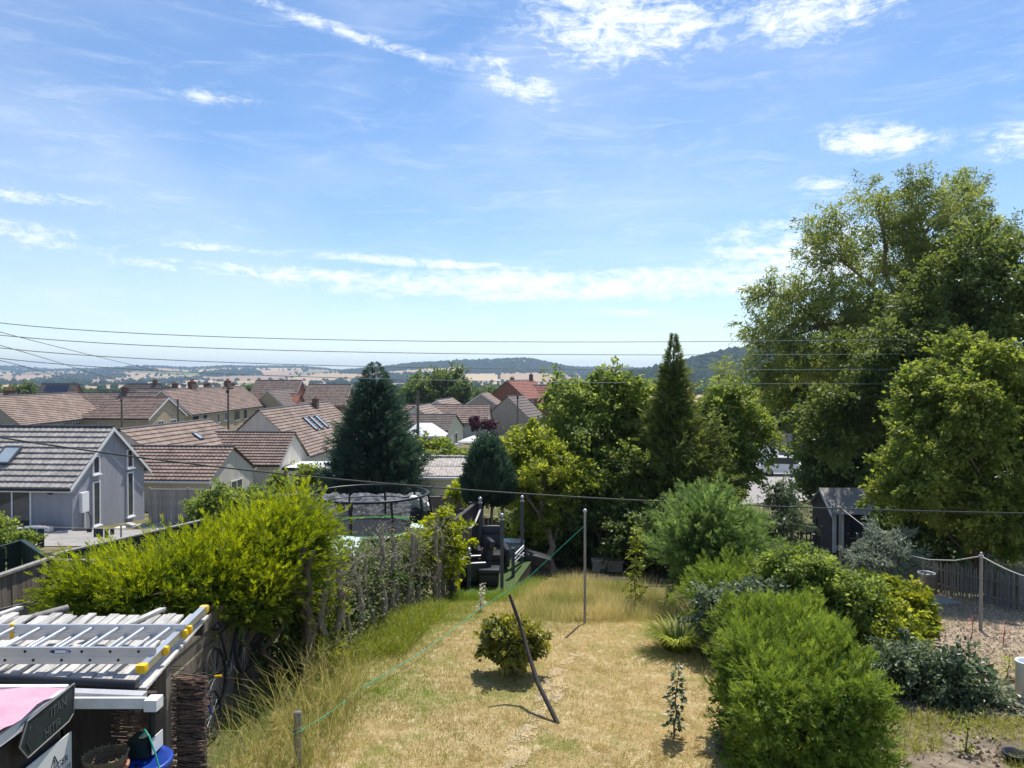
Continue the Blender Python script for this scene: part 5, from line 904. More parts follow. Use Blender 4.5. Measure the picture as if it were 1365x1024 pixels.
m.box(wpt(5.75, ZC-2.925, .010), (.003, .007, .03)).box(wpt(5.75, ZC-2.952, .010), (.003, .008, .008)); m.build('warning_triangle', MATS['ink'], ws2)
# pots, tub, trough, hose under the shelter
pt = P(137, 1040, 6.15); MB_ = MB; tag(MB().lathe(pt-Vector((0, 0, .06)), [(.09, -.12), (.13, 0), (.165, .13), (.175, .13), (.175, .16), (.155, .16), (.14, .05), (.05, .0)], 24).build('flower_pot', MATS['terracotta']), 'terracotta flower pot under the shelter holding a wicker basket', 'pot')
bk = thing('wicker_basket', 'round wicker basket sitting in the terracotta pot', 'basket', pt+Vector((0, 0, .1)))
m = MB()
for k in range(9): m.torus(pt+Vector((0, 0, .05+.016*k)), .115+.006*k, .009, n=24, k=5)
m.build('weave', MATS['wicker'], bk); m = MB()
for k in range(20): a = k*math.pi/10; m.tube([pt+Vector((.112*math.cos(a), .112*math.sin(a), .04)), pt+Vector((.172*math.cos(a), .172*math.sin(a), .2))], .006, 5)
m.build('stake', MATS['wicker'], bk); MB().lathe(pt, [(.001, .045), (.12, .05)], 16).build('bottom', MATS['wicker'], bk)
tb_ = P(178, 1040, 6.35); tag(MB().lathe(tb_, [(.2, -.35), (.25, 0), (.27, .1), (.285, .11), (.285, .14), (.26, .15), (.24, .12), (.02, .1)], 28).build('plastic_tub', MATS['blue']), 'bright blue plastic tub standing under the downpipe', 'tub')
tr_ = thing('plant_trough', 'dark green plant trough with white end on the blue tub', 'trough', P(188, 1012, 6.5)); MB().rbox(P(186, 996, 6.5), (.18, .2, .15), .012, 3).build('body', MATS['green_paint'], tr_); MB().prism([P(199, 988, 6.4), P(213, 975, 6.62), P(213, 996, 6.62), P(199, 1010, 6.4)], (.008, 0, 0)).build('white_end', MATS['sign_white'], tr_)
tag(MB().tube([P(186, 985, 6.3), P(190, 976, 6.28), P(196, 985, 6.25), P(203, 1005, 6.2), P(212, 1040, 6.15)], .007, 8).build('garden_hose', M_('hose', (.03, .33, .25), .4, .1, 5)), 'thin teal garden hose hanging over the trough', 'hose')
# bicycles in the shade of the conifer
def bicycle(label, y0, z, x, fm_, lean=.12, sc=1.):
    t = thing('bicycle', label, 'bicycle', (x, y0, z)); up = Vector((-lean, 0, 1)).normalized(); fw = Vector((0, 1, 0)); ax = Vector((1, 0, lean)).normalized(); O = Vector((x, y0, z))
    def q(a, b, c=0): return O+fw*a*sc+up*b*sc+ax*c*sc
    for a in (0, 1.04):
        w_ = MB().torus(q(a, .34), .33*sc, .022*sc, ax, 30, 7).build('tyre', MATS['tyre'], t); s_ = MB()
        for k in range(14): an = k*math.pi/7; s_.tube([q(a, .34), q(a, .34)+(fw*math.cos(an)+up*math.sin(an))*.31*sc], .0025, 3, False)
        s_.build('spokes', MATS['alu'], w_)
    f = MB(); bb, st_, hd_, hd2 = q(.44, .29), q(.32, .78), q(.86, .80), q(.89, .68)
    for p_, r_ in (((bb, st_), .016), ((st_, hd_), .016), ((bb, hd2), .019), ((q(0, .34), bb), .011), ((q(0, .34), st_), .010), ((hd_, q(1.04, .34)), .014)): f.tube(p_, r_*sc, 7)
    f.build('frame', MATS[fm_], t); MB().tube([q(.84, .86), q(.83, .95), q(.84, .96, -.28)], .012*sc, 7).tube([q(.83, .95), q(.84, .96, .28)], .012*sc, 7).build('handlebar', MATS['black_plastic'], t)
    for s2 in (-1, 1): MB().tube([q(.84, .96, s2*.2), q(.84, .96, s2*.3)], .018*sc, 8).build('grip', MATS['yellow' if fm_ == 'blue' else 'black_plastic'], t)
    MB().rbox(q(.29, .88), (.12*sc, .25*sc, .06*sc), .025*sc, 3).build('saddle', MATS['black_plastic'], t); MB().torus(bb, .09*sc, .006, ax, 18, 5).tube([bb+ax*.06, q(.52, .16, .08)], .008, 5).build('crank', MATS['alu_dull'], t)
bicycle('black bicycle leaning on the shaded board fence', 9.7, GZ(-3.7, 10)+.32, -3.72, 'black_plastic')
bicycle('small blue bicycle with yellow grips beside the brushwood screen', 8.45, GZ(-3.6, 8.5)+.02, -3.62, 'blue', .12, .82)
# dead hedge of bare stems along the lawn
dh = thing('dead_hedge', 'row of bare grey dead hedge stems with tangled twigs along the lawn', 'hedge', (-2.6, 13, GZ(-2.6, 13)))
random.seed(5); tips = []
for k in range(17):
    f = k/16; x = -2.95+1.45*f**.9+random.uniform(-.12, .12); y = 11.6+7.2*f+random.uniform(-.15, .15); b0 = Vector((x, y, GZ(x, y)-.05)); tp = b0+Vector((random.uniform(-.15, .15), random.uniform(-.1, .1), random.uniform(1.35, 1.8))); pts = bend(b0, tp, 0, 6, .05)
    r = random.uniform(.04, .075); MB().tube(pts, [r*(1.1-.08*i) for i in range(7)], 7).build('stem', MATS['dead_wood'], dh); tips.append((pts, r))
m = MB()
for pts, r in tips:
    for _ in range(16): s = pts[random.randint(3, 6)]; e = s+Vector((random.uniform(-.45, .45), random.uniform(-.55, .55), random.uniform(-.05, .5))); m.tube(bend(s, e, random.uniform(-.1, .2), 4, .12), [.010, .009, .007, .005, .002], 4, False)
tag(m.build('twigs', MATS['dead_wood'], dh), kind='stuff')
ivy = np.array([(p.x, p.y, p.z) for pts, r in tips for p in pts]); i = RNG.integers(len(ivy), size=8000); pp = ivy[i]+RNG.normal(size=(8000, 3))*np.array((.2, .34, .26))-np.array((.1, 0, .1)); V, Fa = scatter(*LEAF, pp, rdir(8000), rdir(8000)+np.array((0, 0, .6)), RNG.uniform(.03, .075, 8000)); tag(npobj('leaves', V, Fa, leafmat('hedge_leaf', (.05, .075, .025), (.26, .27, .12), .3), dh, np.repeat(RNG.uniform(0, 1, 8000), 4)), kind='stuff')
# trampoline
TC = Vector((X(492, 27), 27, 0)); tg = GZ(TC.x, 27); zr_ = ZC-5.4; ztop = ZC-4.22; tt_ = thing('trampoline', 'round trampoline with black safety net and green edging', 'trampoline', (TC.x, TC.y, tg)); RR = 2.05
def ring(r, z, n=40): return [Vector((TC.x+r*math.cos(2*math.pi*k/n), TC.y+r*math.sin(2*math.pi*k/n), z)) for k in range(n+1)]
MB().tube(ring(RR, ztop), .045, 7, False).build('top_ring', MATS['black_plastic'], tt_); MB().tube(ring(RR, zr_), .035, 7, False).build('frame_ring', MATS['galvanised'], tt_); MB().tube(ring(RR*.985, ztop-.42), .018, 5, False).build('net_band', MATS['black_plastic'], tt_)
MB().lathe((TC.x, TC.y, zr_+.02), [(RR*.84, 0), (RR*1.0, .012), (RR*1.0, -.04)], 40).build('green_edging', MATS['lime'], tt_); MB().lathe((TC.x, TC.y, zr_), [(.01, -.03), (RR*.84, 0)], 40).build('mat', MATS['black_plastic'], tt_)
for k in range(10):
    a = 2*math.pi*(k+.35)/10; c_, s_ = math.cos(a), math.sin(a); MB().tube([(TC.x+(RR+.1)*c_, TC.y+(RR+.1)*s_, zr_-.35), (TC.x+(RR+.13)*c_, TC.y+(RR+.13)*s_, zr_+.5), (TC.x+RR*c_, TC.y+RR*s_, ztop)], .04, 7).build('net_pole', MATS['black_plastic'], tt_)
    if k % 2 == 0: MB().tube([(TC.x+RR*c_, TC.y+RR*s_, zr_), (TC.x+RR*c_, TC.y+RR*s_, tg)], .035, 7).build('leg', MATS['galvanised'], tt_)
nm_ = bpy.data.materials.new('net'); nm_.use_nodes = True; b = nm_.node_tree.nodes['Principled BSDF']; b.inputs['Base Color'].default_value = (.012, .013, .016, 1); b.inputs['Roughness'].default_value = .9; b.inputs['Alpha'].default_value = .38
MB().lathe((TC.x, TC.y, 0), [(RR*.99, zr_), (RR*.99, ztop)], 40).build('net', nm_, tt_)
bd = P(454, 677, 24.95); bp_ = MB().box(bd, (.24, .012, .28)).build('badge_panel', MATS['black_plastic'], tt_); m = MB()
m.torus(bd+Vector((0, -.02, 0)), .075, .012, (0, 1, 0), 24, 5).box(bd+Vector((0, -.02, .012)), (.09, .01, .018)).box(bd+Vector((0, -.02, -.025)), (.05, .01, .018)); m.build('round_emblem', MATS['lime'], bp_)
# crumpled silver sheet over a frame behind the trampoline
nx_, ny_ = 44, 16; V = []; c0 = P(440, 690, 30.5); c1 = P(590, 665, 31)
for i in range(nx_):
    for j in range(ny_):
        u, v = i/(nx_-1), j/(ny_-1); x = X(425, 31)+(X(572, 31)-X(425, 31))*u; y = 29.6+1.6*v; z = ZC-5.75+.85*math.sin(v*1.5)+random.uniform(-.07, .07)+.03*math.sin(u*26+4*v); V.append((x, y, z))
ss = npobj('silver_sheet', np.array(V), np.array([(i*ny_+j, (i+1)*ny_+j, (i+1)*ny_+j+1, i*ny_+j+1) for i in range(nx_-1) for j in range(ny_-1)]), MATS['silver_sheet'], smooth=False); tag(ss, 'crumpled silver plastic sheet draped behind the trampoline', 'sheet')
wb = thing('covered_barbecue', 'black covered heap with pale sheet corner beside the trampoline', 'cover', P(566, 716, 28)); q = P(562, 690, 28); MB().rbox(q+Vector((0, 0, -.35)), (.9, .8, 1.5), .25, 6).build('cover', MATS['black_plastic'], wb); MB().rbox(q+Vector((-.05, -.2, .55)), (.85, .5, .35), .17, 5, Matrix.Rotation(.5, 3, 'Y')).build('sheet_corner', MATS['cream_cloth'], wb)
gz1 = thing('garden_canopy', 'pale green fabric canopy corner behind the dead hedge', 'canopy', P(450, 760, 17)); q = [P(400, 738, 17), P(428, 712, 18.5), P(482, 718, 18.2), P(474, 742, 17)]; MB().prism(q, (0, 0, .015)).build('cloth', MATS['pale_green_cloth'], gz1); MB().tube([P(478, 722, 18.1), P(478, 770, 18.1)], .02, 6).build('leg', MATS['slate_paint'], gz1); MB().tube([P(428, 716, 18.4), P(428, 775, 18.4)], .02, 6).build('leg', MATS['slate_paint'], gz1)
gt2 = thing('garden_table', 'pale green table top behind the yellow climbing shrub', 'table', P(565, 720, 24)); MB().box(P(566, 702, 24), (.9, .7, .04)).build('table_top', MATS['pale_green_cloth'], gt2)
for sx in (-.4, .4): MB().box(P(566, 702, 24)+Vector((sx, 0, -.37)), (.05, .5, .7)).build('leg', MATS['wood_grey'], gt2)
# bungalow terrace: washing line, wall, heap
yl = 25.; wl_ = thing('washing_line', 'washing line hung with dark clothes below the grey bungalow', 'washing line', P(40, 720, yl)); MB().tube([P(-20, 700, yl), P(90, 704, yl), P(160, 706, yl)], .008, 5).build('line', MATS['rope'], wl_)
for px in (-20, 160): MB().tube([P(px, 700, yl), P(px, 780, yl)], .03, 6).build('post', MATS['galvanised'], wl_)
for px, w_, h_ in ((30, .3, .25), (43, .22, .5), (52, .24, .62), (118, .16, .12), (130, .3, .28), (140, .14, .3), (148, .12, .2)):
    p = P(px, 704.5, yl); V = [(p.x+w_*(i/6-.5), yl+.03*math.sin(i*1.9+px), p.z-h_*j/4-.02) for i in range(7) for j in range(5)]; npobj('garment', np.array(V), np.array([(i*5+j, (i+1)*5+j, (i+1)*5+j+1, i*5+j+1) for i in range(6) for j in range(4)]), MATS['grey_wash'], wl_, smooth=True)
pw = thing('patio_wall', 'low sloping grey rendered wall before the patio doors', 'wall', wA(9, -6.5, 0)); MB().prism([wA(7.0, -6.2, -.6), wA(10.6, -4.9, -.6), wA(10.6, -4.9, .55), wA(7.0, -6.2, .1)], (.15, .2, 0)).build('wall', MATS['render_grey'], pw)
for k, (a_, b_, r_) in enumerate(((8.0, -5.0, .5), (9.2, -4.6, .5))): tag(MB().rbox(wA(a_, b_, .55), (1.3, .5, .38), .17, 4).build('garden_lounger', MATS['alu_dull']), ('grey padded lounger nearer the patio doors', 'grey padded lounger nearer the bungalow gable corner')[k], 'lounger', 'patio loungers')
tag(MB().lathe(wA(9.0, -3.9, .55), [(.12, -.5), (.2, .0), (.22, .15), (.18, .13), (.02, .1)], 14).build('flower_pot', MATS['terracotta']), 'small terracotta pot beside the patio doors', 'pot')
tag(MB().box(wA(10.6, -3.4, .1), (.7, .5, .5)).build('planter_box', MATS['black_plastic']), 'dark planter box at the bungalow corner', 'planter')
random.seed(9)
rh = thing('rubble_heap', 'pile of pale rubble bags beside the grey bungalow gable', 'rubble', wA(12.4, -1.2, 0))
for k in range(7): MB().rbox(wA(11.4+.35*k, -1.5+.35*(k % 3), -.05+.12*(k % 2)), (random.uniform(.4, .9), .5, .3), .1, 3, Matrix.Rotation(random.uniform(-.4, .4), 3, 'Y')).build('rubble_bag', MATS['concrete' if k % 2 else 'cream_cloth'], rh)
# ------------------------------------------------------------------ deck with armchairs
dz_ = ZC-5.3; dk = thing('deck', 'raised deck topped with artificial grass beside the slatted fence', 'deck', (-.5, 20, dz_-.3)); dp = [(-1.4, 18.0), (-.1, 18.35), (.62, 22.0), (-.95, 22.2)]
MB().prism([(x, y, dz_-.02) for x, y in dp], (0, 0, .02)).build('grass_mat', MATS['astroturf'], dk); MB().prism([(x*.99, y, dz_-.45) for x, y in dp], (0, 0, .425)).build('frame', MATS['wood_dark'], dk)
def dpost(px, Y, ptop, label, h=None):
    p = P(px, ptop, Y); zb = dz_ if h is None else p.z-h; t = thing('deck_post', label, 'post', (p.x, p.y, zb)); MB().box((p.x, p.y, (p.z-.17+zb)/2-.02), (.085, .085, p.z-.17-zb+.06)).build('shaft', MATS['slate_paint'], t); MB().box((p.x, p.y, p.z-.14), (.11, .11, .03)).build('cap', MATS['wood_grey'], t); MB().cyl((p.x, p.y, p.z-.13), .022, .06, 8).ball((p.x, p.y, p.z-.03), .055, 8).build('finial', MATS['galvanised'], t); return t
dpost(669, 18.7, 686, 'slim grey deck post with ball finial in front of the black armchairs'); dpost(696, 21.5, 662, 'slim grey deck post with ball finial at the white rail end'); dpost(640, 21.3, 664, 'slim grey deck post with ball finial beside the clipped conifer'); dpost(625, 18.9, 732, 'short post with ball finial joined to a sloping handrail')
rl_ = thing('rail', 'short whitewashed crossed rail beside the deck grass', 'rail', P(690, 765, 20)); MB().box(P(684, 753, 20)+Vector((0, 0, .05)), (.09, .09, .75)).build('post', MATS['slate_paint'], rl_)
for y0_, y1_ in ((742, 728), (752, 738), (748, 731), (738, 742)): MB().tube([P(684, y0_, 20), P(698, y1_, 21.3)], .02, 6).build('slat', MATS['white_paint'], rl_)
tag(MB().tube([P(612, 752, 18.2), P(625, 736, 18.9)], .025, 6).build('handrail', MATS['wood_grey']), 'sloping pale handrail beside the short ball-topped post', 'handrail')
def armchair(label, c, rz, name='armchair', recl=.15):
    t = thing(name, label, name.replace('_', ' '), c); B = Matrix.Rotation(rz, 3, 'Z'); c = Vector(c)
    def q(x, y, z): return c+B @ Vector((x, y, z))
    MB().rbox(q(0, .05, .14), (.6, .75, .24), .04, 4, B).build('base', MATS['leather'], t); MB().rbox(q(0, -.05, .36), (.56, .66, .2), .07, 5, B).build('seat', MATS['leather'], t); BB = B @ Matrix.Rotation(-recl, 3, 'X')
    bk_ = MB().rbox(q(0, .4, .66), (.58, .2, .38), .08, 5, BB).build('backrest', MATS['leather'], t); MB().rbox(q(0, .47, .93), (.56, .2, .3), .085, 5, BB).build('head_cushion', MATS['leather'], bk_)
    for s in (-1, 1): MB().rbox(q(s*.38, .02, .34), (.17, .82, .52), .075, 5, B).build('armrest', MATS['leather'], t)
armchair('black leather recliner armchair facing the lawn under the clipped conifer', (X(656, 20.9), 20.9, dz_), .1); armchair('black leather recliner turned sideways near the sloping handrail', (X(628, 19.4), 19.5, dz_), R(-75), recl=.3)
fs_ = thing('footstool', 'black leather footstool on the deck in front of the armchair', 'footstool', (X(652, 19.2), 19.2, dz_)); q = Vector((X(652, 19.2), 19.2, dz_)); MB().rbox(q+Vector((0, 0, .17)), (.5, .5, .3), .04, 4).build('base', MATS['leather'], fs_); MB().rbox(q+Vector((0, 0, .38)), (.56, .54, .16), .07, 5).build('cushion', MATS['leather'], fs_)
st2 = thing('side_table', 'small pale folding side table between the armchairs', 'side table', (X(644, 20), 20, dz_)); q = Vector((X(645, 20.0), 20.0, dz_)); MB().box(q+Vector((0, 0, .5)), (.28, .32, .03)).build('table_top', MATS['wood_grey'], st2)
for s in (-1, 1): MB().tube([q+Vector((-.12*s, -.1, 0)), q+Vector((.12*s, .1, .49))], .014, 6).build('leg', MATS['wood_grey'], st2)
tag(MB().tube([P(612, 690, 18.5).lerp(P(640, 680, 21.2), k/12)-Vector((0, 0, .38*math.sin(math.pi*k/12))) for k in range(13)], .028, 7).build('bunting_rope', MATS['rope']), 'thick pale rope swag hung along the slatted fence', 'rope')
wbx = thing('storage_chest', 'pale grey storage chest at the back of the deck', 'chest', P(682, 745, 22.6)); MB().rbox(P(682, 735, 22.6), (.7, .5, .5), .03, 3).build('body', MATS['galvanised'], wbx); MB().rbox(P(682, 722, 22.6), (.74, .54, .06), .02, 3).build('lid', MATS['galvanised'], wbx)
# dark bits in the shade below the trees
tag(MB().rbox(P(712, 745, 22), (1.0, .7, .35), .12, 4, Matrix.Rotation(.25, 3, 'Y')).build('covered_mound', MATS['black_plastic']), 'black plastic sheet heap in the shade beside the deck', 'heap')
wt = thing('stone_trough', 'low stone trough in deep shade below the middle trees', 'trough', gp(810, 23.5)); q = gp(810, 23.5); MB().box(q+Vector((0, 0, .2)), (.9, .4, .3)).build('body', MATS['stone_grey'], wt); MB().box(q+Vector((0, 0, .37)), (.98, .46, .05)).build('rim', MATS['stone_grey'], wt)
bh = thing('bird_table', 'shaded wooden bird table with pitched roof under the trees', 'bird table', gp(800, 24.8)); q = gp(800, 24.8); MB().tube([q, q+Vector((0, 0, 1.3))], .05, 7).build('post', MATS['wood_grey'], bh); MB().box(q+Vector((0, 0, 1.3)), (.5, .45, .05)).build('tray', MATS['wood_fence'], bh); MB().prism([q+Vector((-.35, -.3, 1.5)), q+Vector((.35, -.3, 1.5)), q+Vector((0, -.3, 1.72))], (0, .6, 0)).build('roof', MATS['wood_dark'], bh)
for sx in (-.2, .2): MB().box(q+Vector((sx, 0, 1.4)), (.04, .04, .24)).build('upright', MATS['wood_fence'], bh)
# ------------------------------------------------------------------ lawn posts and lines
def rpost(name, label, px, Y, ptop, r, m, cat='post', lean=(0, 0)):
    p = P(px, ptop, Y); g_ = GZ(p.x, Y); t = thing(name, label, cat, (p.x, Y, g_)); MB().tube([(p.x+lean[0], Y+lean[1], g_-.2), (p.x+lean[0]*.4, Y+lean[1]*.4, (g_+p.z)/2), p], [r*1.05, r, r*.95], 10).build('shaft', MATS[m], t); return t, p
t, pA_ = rpost('line_post', 'slender grey washing line post standing in the long dry grass', 780, 14.4, 683, .024, 'wood_grey'); MB().ball(pA_+Vector((0, 0, .02)), .04, 8).build('cap', MATS['galvanised'], t)
t, pB_ = rpost('stake', 'round-topped timber stake tied with green twine', 395, 8.6, 953, .045, 'wood_grey', 'stake'); MB().ball(pB_, .045, 8, .5).build('top', MATS['wood_grey'], t); MB().torus(pB_+Vector((0, 0, -.2)), .05, .008, n=16, k=5).build('twine_loop', MATS['twine'], t)
tag(MB().tube(bend(pB_+Vector((.04, 0, -.19)), P(478, 920, 10.6), -.02, 8, .0)+bend(P(478, 920, 10.6), P(640, 812, 14.5), -.02, 8, 0)[1:]+[P(700, 775, 15.6), pA_+Vector((0, 0, -.25))], .006, 5).build('twine', MATS['twine']), 'long green twine strung from timber stake to line post', 'twine')
lp = [P(679, 794, 10.95), P(692, 830, 10.85), P(705, 875, 10.6), P(718, 915, 10.2), P(744, 968, 9.75)]; lp[-1].z = GZ(lp[-1].x, lp[-1].y)+.01
tag(MB().tube(lp, [.022, .026, .028, .03, .03], 8).build('leaning_pole', MATS['wood_dark']), 'dark bent pole leaning across the lawn over the lone bush', 'pole')
# ------------------------------------------------------------------ yard on the right
t, pR = rpost('line_post', 'pale round washing line post in the gravel yard', 1310, 16.6, 744, .036, 'wood_grey'); MB().cyl(pR, .05, .05, 8).ball(pR+Vector((0, 0, .09)), .03, 6).build('hook_cap', MATS['galvanised'], t)
t, pS = rpost('line_post', 'tall thin washing line post in front of the felt roofed shed', 1121, 23, 676, .04, 'wood_grey')
tag(MB().tube(bend(pS+Vector((0, 0, -.03)), P(1200, 738, 20), 0, 6, 0)+[P(1240, 747, 18.5)]+[P(1275, 748, 17.6), pR+Vector((0, 0, .03))], .012, 6).build('washing_rope', MATS['rope']), 'pale slack washing rope between the two yard posts', 'rope'); tag(MB().tube(bend(pR+Vector((0, 0, .03)), P(1420, 780, 14.5), -.05, 10, 0), .012, 6).build('washing_rope', MATS['rope']), 'pale slack washing rope leading from yard post past the palings', 'rope')
pf = thing('paling_fence', 'weathered grey paling fence along the gravel yard', 'fence', (12.9, 22, GZ(12.9, 22))); me0 = MB().prism([(-.03, 0, -.05), (.03, 0, -.05), (.03, 0, .86), (0, 0, .95), (-.03, 0, .86)], (0, .018, 0)).build('paling', MATS['wood_grey']); dat = me0.data; bpy.data.objects.remove(me0); random.seed(11)
for k in range(96):
    y = 16.6+.118*k; x = 12.75+.05*math.sin(y)+random.uniform(-.015, .015); o = link('paling', dat, pf); o.location = Vector((x, y, GZ(x, y)+random.uniform(-.03, .05)))-Vector(pf.location); o.rotation_euler = (random.uniform(-.04, .04), random.uniform(-.03, .03), R(90)+random.uniform(-.2, .2))
for dz in (.25, .7): MB().tube([(12.79, 16.6+1.4*k, GZ(12.79, 16.6+1.4*k)+dz) for k in range(9)], .022, 5).build('rail', MATS['wood_grey'], pf)
bn = thing('metal_bin', 'galvanised metal dustbin without lid on the gravel', 'bin', G(1237, 792)); q = root_loc(bn); MB().lathe(q, [(.01, .02), (.2, .0), (.235, .58), (.25, .58), (.25, .62), (.225, .62), (.21, .56), (.19, .05), (.01, .04)], 28).build('body', MATS['galvanised'], bn); m = MB()
for z in (.2, .4): m.torus(q+Vector((0, 0, z)), .213+.03*z, .008, n=24, k=5)
m.build('hoop', MATS['galvanised'], bn)
q = G(1258, 806); tag(MB().box(q+Vector((0, 0, .06)), (.75, .6, .07), Matrix.Rotation(.2, 3, 'Z')).build('paving_slab', MATS['concrete']), 'loose concrete slab lying on the gravel beside dustbin', 'slab')
dr = thing('drum', 'tall white drum with dark opening at the yard edge', 'drum', G(1374, 938)); q = root_loc(dr); MB().lathe(q, [(.15, 0), (.155, .0), (.15, .55), (.165, .56), (.15, .57), (.13, .55), (.12, .3), (.01, .3)], 24).build('body', MATS['upvc'], dr); MB().lathe(q, [(.01, .31), (.115, .31)], 20).build('contents', MATS['soil'], dr)
q = G(1358, 1024); tag(MB().lathe(q+Vector((0, 0, .02)), [(.08, -.05), (.12, .1), (.135, .1), (.135, .13), (.115, .13), (.1, .05), (.01, .05)], 22).build('plant_pot', MATS['black_plastic']), 'small black plant pot at the corner of soil bed', 'pot')
tag(MB().tube([G(1348, 945)+Vector((0, 0, .08)), G(1385, 962)+Vector((0, 0, .08))], .02, 6).build('timber_offcut', MATS['wood_grey']), 'short timber offcut lying beside the white drum', 'offcut')
# small shed, gate
s0 = Vector((X(1129, 30.5), 30.5, 0)); s0.z = GZ(s0.x, 30.5)+.3; sd_ = thing('garden_shed', 'small old shed with grey felt roof and dark window', 'shed', s0); hx, hy, e_, r_ = .95, 1.0, 1.55, 2.3
MB().add([s0+Vector(v) for v in ((-hx, -hy, 0), (hx, -hy, 0), (hx, hy, 0), (-hx, hy, 0), (-hx, -hy, e_), (hx, -hy, e_), (hx, hy, e_), (-hx, hy, e_), (-hx, 0, r_-.05), (hx, 0, r_-.05))], [(0, 1, 5, 4), (1, 2, 6, 9, 5), (2, 3, 7, 6), (3, 0, 4, 8, 7)]).build('wall', MATS['wood_dark'], sd_)
for sg in (-1, 1): MB().prism([s0+Vector((-hx-.1, sg*(hy+.15), e_-.08)), s0+Vector((hx+.1, sg*(hy+.15), e_-.08)), s0+Vector((hx+.1, 0, r_)), s0+Vector((-hx-.1, 0, r_))], (0, 0, .04)).build('roof', MATS['felt'], sd_)
for sx in (-hx-.11, hx+.11): MB().prism([s0+Vector((sx-.015, -hy-.16, e_-.17)), s0+Vector((sx-.015, -hy-.16, e_-.03)), s0+Vector((sx-.015, 0, r_+.06)), s0+Vector((sx-.015, 0, r_-.08))], (.03, 0, 0)).build('bargeboard', MATS['white_paint'], sd_)
for k in range(2): MB().box(s0+Vector((-hx+.06+.3*k, -hy-.02, .75)), (.1 if k else .13, .05, 1.5)).build('corner_board', MATS['white_paint'], sd_)
wi = MB().box(s0+Vector((.3, -hy-.015, .95)), (1.1, .03, .75)).build('window', MATS['glass'], sd_); MB().box(s0+Vector((.3, -hy-.03, .55)), (1.2, .06, .05)).build('sill', MATS['wood_grey'], wi)
gt3 = thing('garden_gate', 'dark slatted garden gate left of the felt roofed shed', 'gate', gp(1080, 29)); q = gp(1079, 29)
for k in range(6): MB().box(q+Vector((-.4+.16*k, 0, .6)), (.05, .03, 1.15)).build('slat', MATS['wood_dark'], gt3)
for z in (.2, 1.1): MB().box(q+Vector((0, .03, z)), (.9, .03, .07)).build('rail', MATS['wood_dark'], gt3)
MB().tube([q+Vector((-.4, .03, .22)), q+Vector((.4, .03, 1.08))], .025, 5).build('brace', MATS['wood_dark'], gt3)
for lb, px in (('leaning gate post left of the slatted gate', 1069), ('thin stake left of the gate beside the grey shrub', 1056), ('dark stake among shrubs left of the gate', 1044), ('gate post between the slatted gate and shed', 1090)): rpost('gate_post', lb, px, 28, 690 if px != 1044 else 672, .045, 'wood_dark')
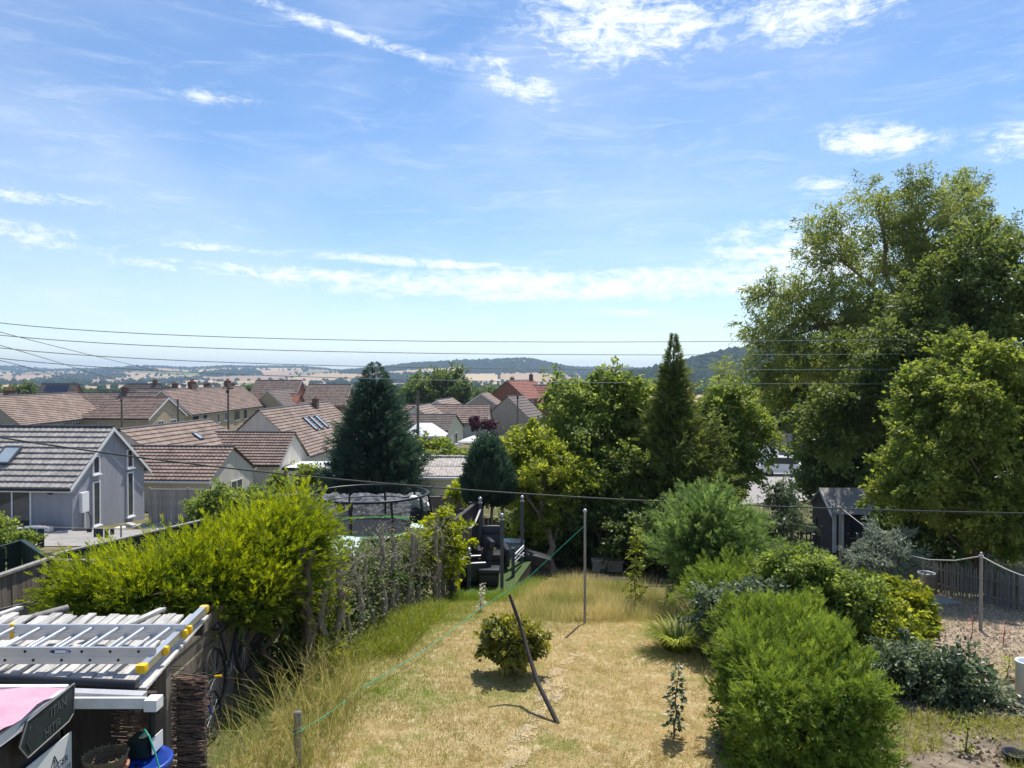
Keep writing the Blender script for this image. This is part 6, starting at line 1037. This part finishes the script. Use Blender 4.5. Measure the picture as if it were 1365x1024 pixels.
# parked vehicles
def van(label, c, rz):
    t = thing('van', label, 'van', c); B = Matrix.Rotation(rz, 3, 'Z'); c = Vector(c)
    def q(x, y, z): return c+B @ Vector((x, y, z))
    pr_ = [(-2.6, .35), (2.5, .35), (2.6, .75), (2.5, 1.05), (1.75, 1.2), (1.0, 2.15), (.6, 2.3), (-2.5, 2.35), (-2.62, 2.2)]; MB().prism([q(x, -.95, z) for x, z in pr_], B @ Vector((0, 1.9, 0))).build('body', MATS['car_white'], t)
    MB().prism([q(1.83, -.8, 1.2), q(1.83, .8, 1.2), q(1.1, .75, 2.1), q(1.1, -.75, 2.1)], B @ Vector((.03, 0, .02))).build('windscreen', MATS['glass'], t); MB().prism([q(1.55, -.97, 1.2), q(.75, -.97, 1.2), q(.75, -.97, 1.95), q(1.0, -.97, 1.95)], B @ Vector((0, -.012, 0))).build('window', MATS['glass'], t); MB().box(q(0, -.965, .48), (5.0, .02, .16), B).build('sill_trim', MATS['black_plastic'], t)
    for x in (-1.6, 1.65):
        for s in (-1, 1): w_ = MB().torus(q(x, s*.86, .34), .25, .1, B @ Vector((0, 1, 0)), 20, 8).build('tyre', MATS['tyre'], t); MB().tube([q(x, s*.84, .34), q(x, s*.95, .34)], .18, 12).build('rim', MATS['alu_dull'], w_)
    MB().rbox(q(2.53, -.6, .9), (.12, .3, .2), .04, 3, B).build('headlight', MATS['glass_pale'], t); MB().rbox(q(2.53, .6, .9), (.12, .3, .2), .04, 3, B).build('headlight', MATS['glass_pale'], t); MB().box(q(1.3, -1.08, 1.25), (.1, .2, .25), B).build('mirror', MATS['black_plastic'], t)
def car(label, c, rz):
    t = thing('parked_car', label, 'car', c); B = Matrix.Rotation(rz, 3, 'Z'); c = Vector(c)
    def q(x, y, z): return c+B @ Vector((x, y, z))
    MB().prism([q(x, -.85, z) for x, z in ((-2.0, .3), (2.0, .3), (2.1, .6), (1.95, .82), (1.0, .95), (-1.7, 1.0), (-2.05, .85))], B @ Vector((0, 1.7, 0))).build('body', MATS['car_white'], t); MB().prism([q(x, -.72, z) for x, z in ((1.0, .95), (.3, 1.42), (-1.2, 1.45), (-1.8, 1.0))], B @ Vector((0, 1.44, 0))).build('cabin', MATS['glass'], t); MB().box(q(-.45, 0, 1.45), (1.5, 1.4, .05), B).build('roof', MATS['car_white'], t)
    for x in (-1.3, 1.3):
        for s in (-1, 1): w_ = MB().torus(q(x, s*.78, .31), .23, .09, B @ Vector((0, 1, 0)), 18, 8).build('tyre', MATS['tyre'], t); MB().tube([q(x, s*.76, .31), q(x, s*.86, .31)], .16, 10).build('rim', MATS['alu_dull'], w_)
    for s in (-1, 1): MB().rbox(q(2.03, s*.6, .68), (.1, .3, .14), .03, 3, B).build('headlight', MATS['glass_pale'], t)
van('white panel van parked beyond the trees', gp(1024, 66), R(-8)); car('white car parked in front of the white van', gp(1046, 60), R(-6))
a, b = Vector((22, 84, 0)), Vector((34, 84, 0)); z_ = GZ(24, 84)+1.9; board_fence('tan panel fence behind the parked van', a, b, z_, z_, 1.9, .2, 'wood_grey')
SC.cycles.use_denoising = True
if 0: print('TRIS', sum(sum(len(p.vertices)-2 for p in m_.polygons) if len(m_.polygons) < 2000 else len(m_.polygons)*(2 if len(m_.polygons[0].vertices) == 4 else 1) for m_ in bpy.data.meshes))
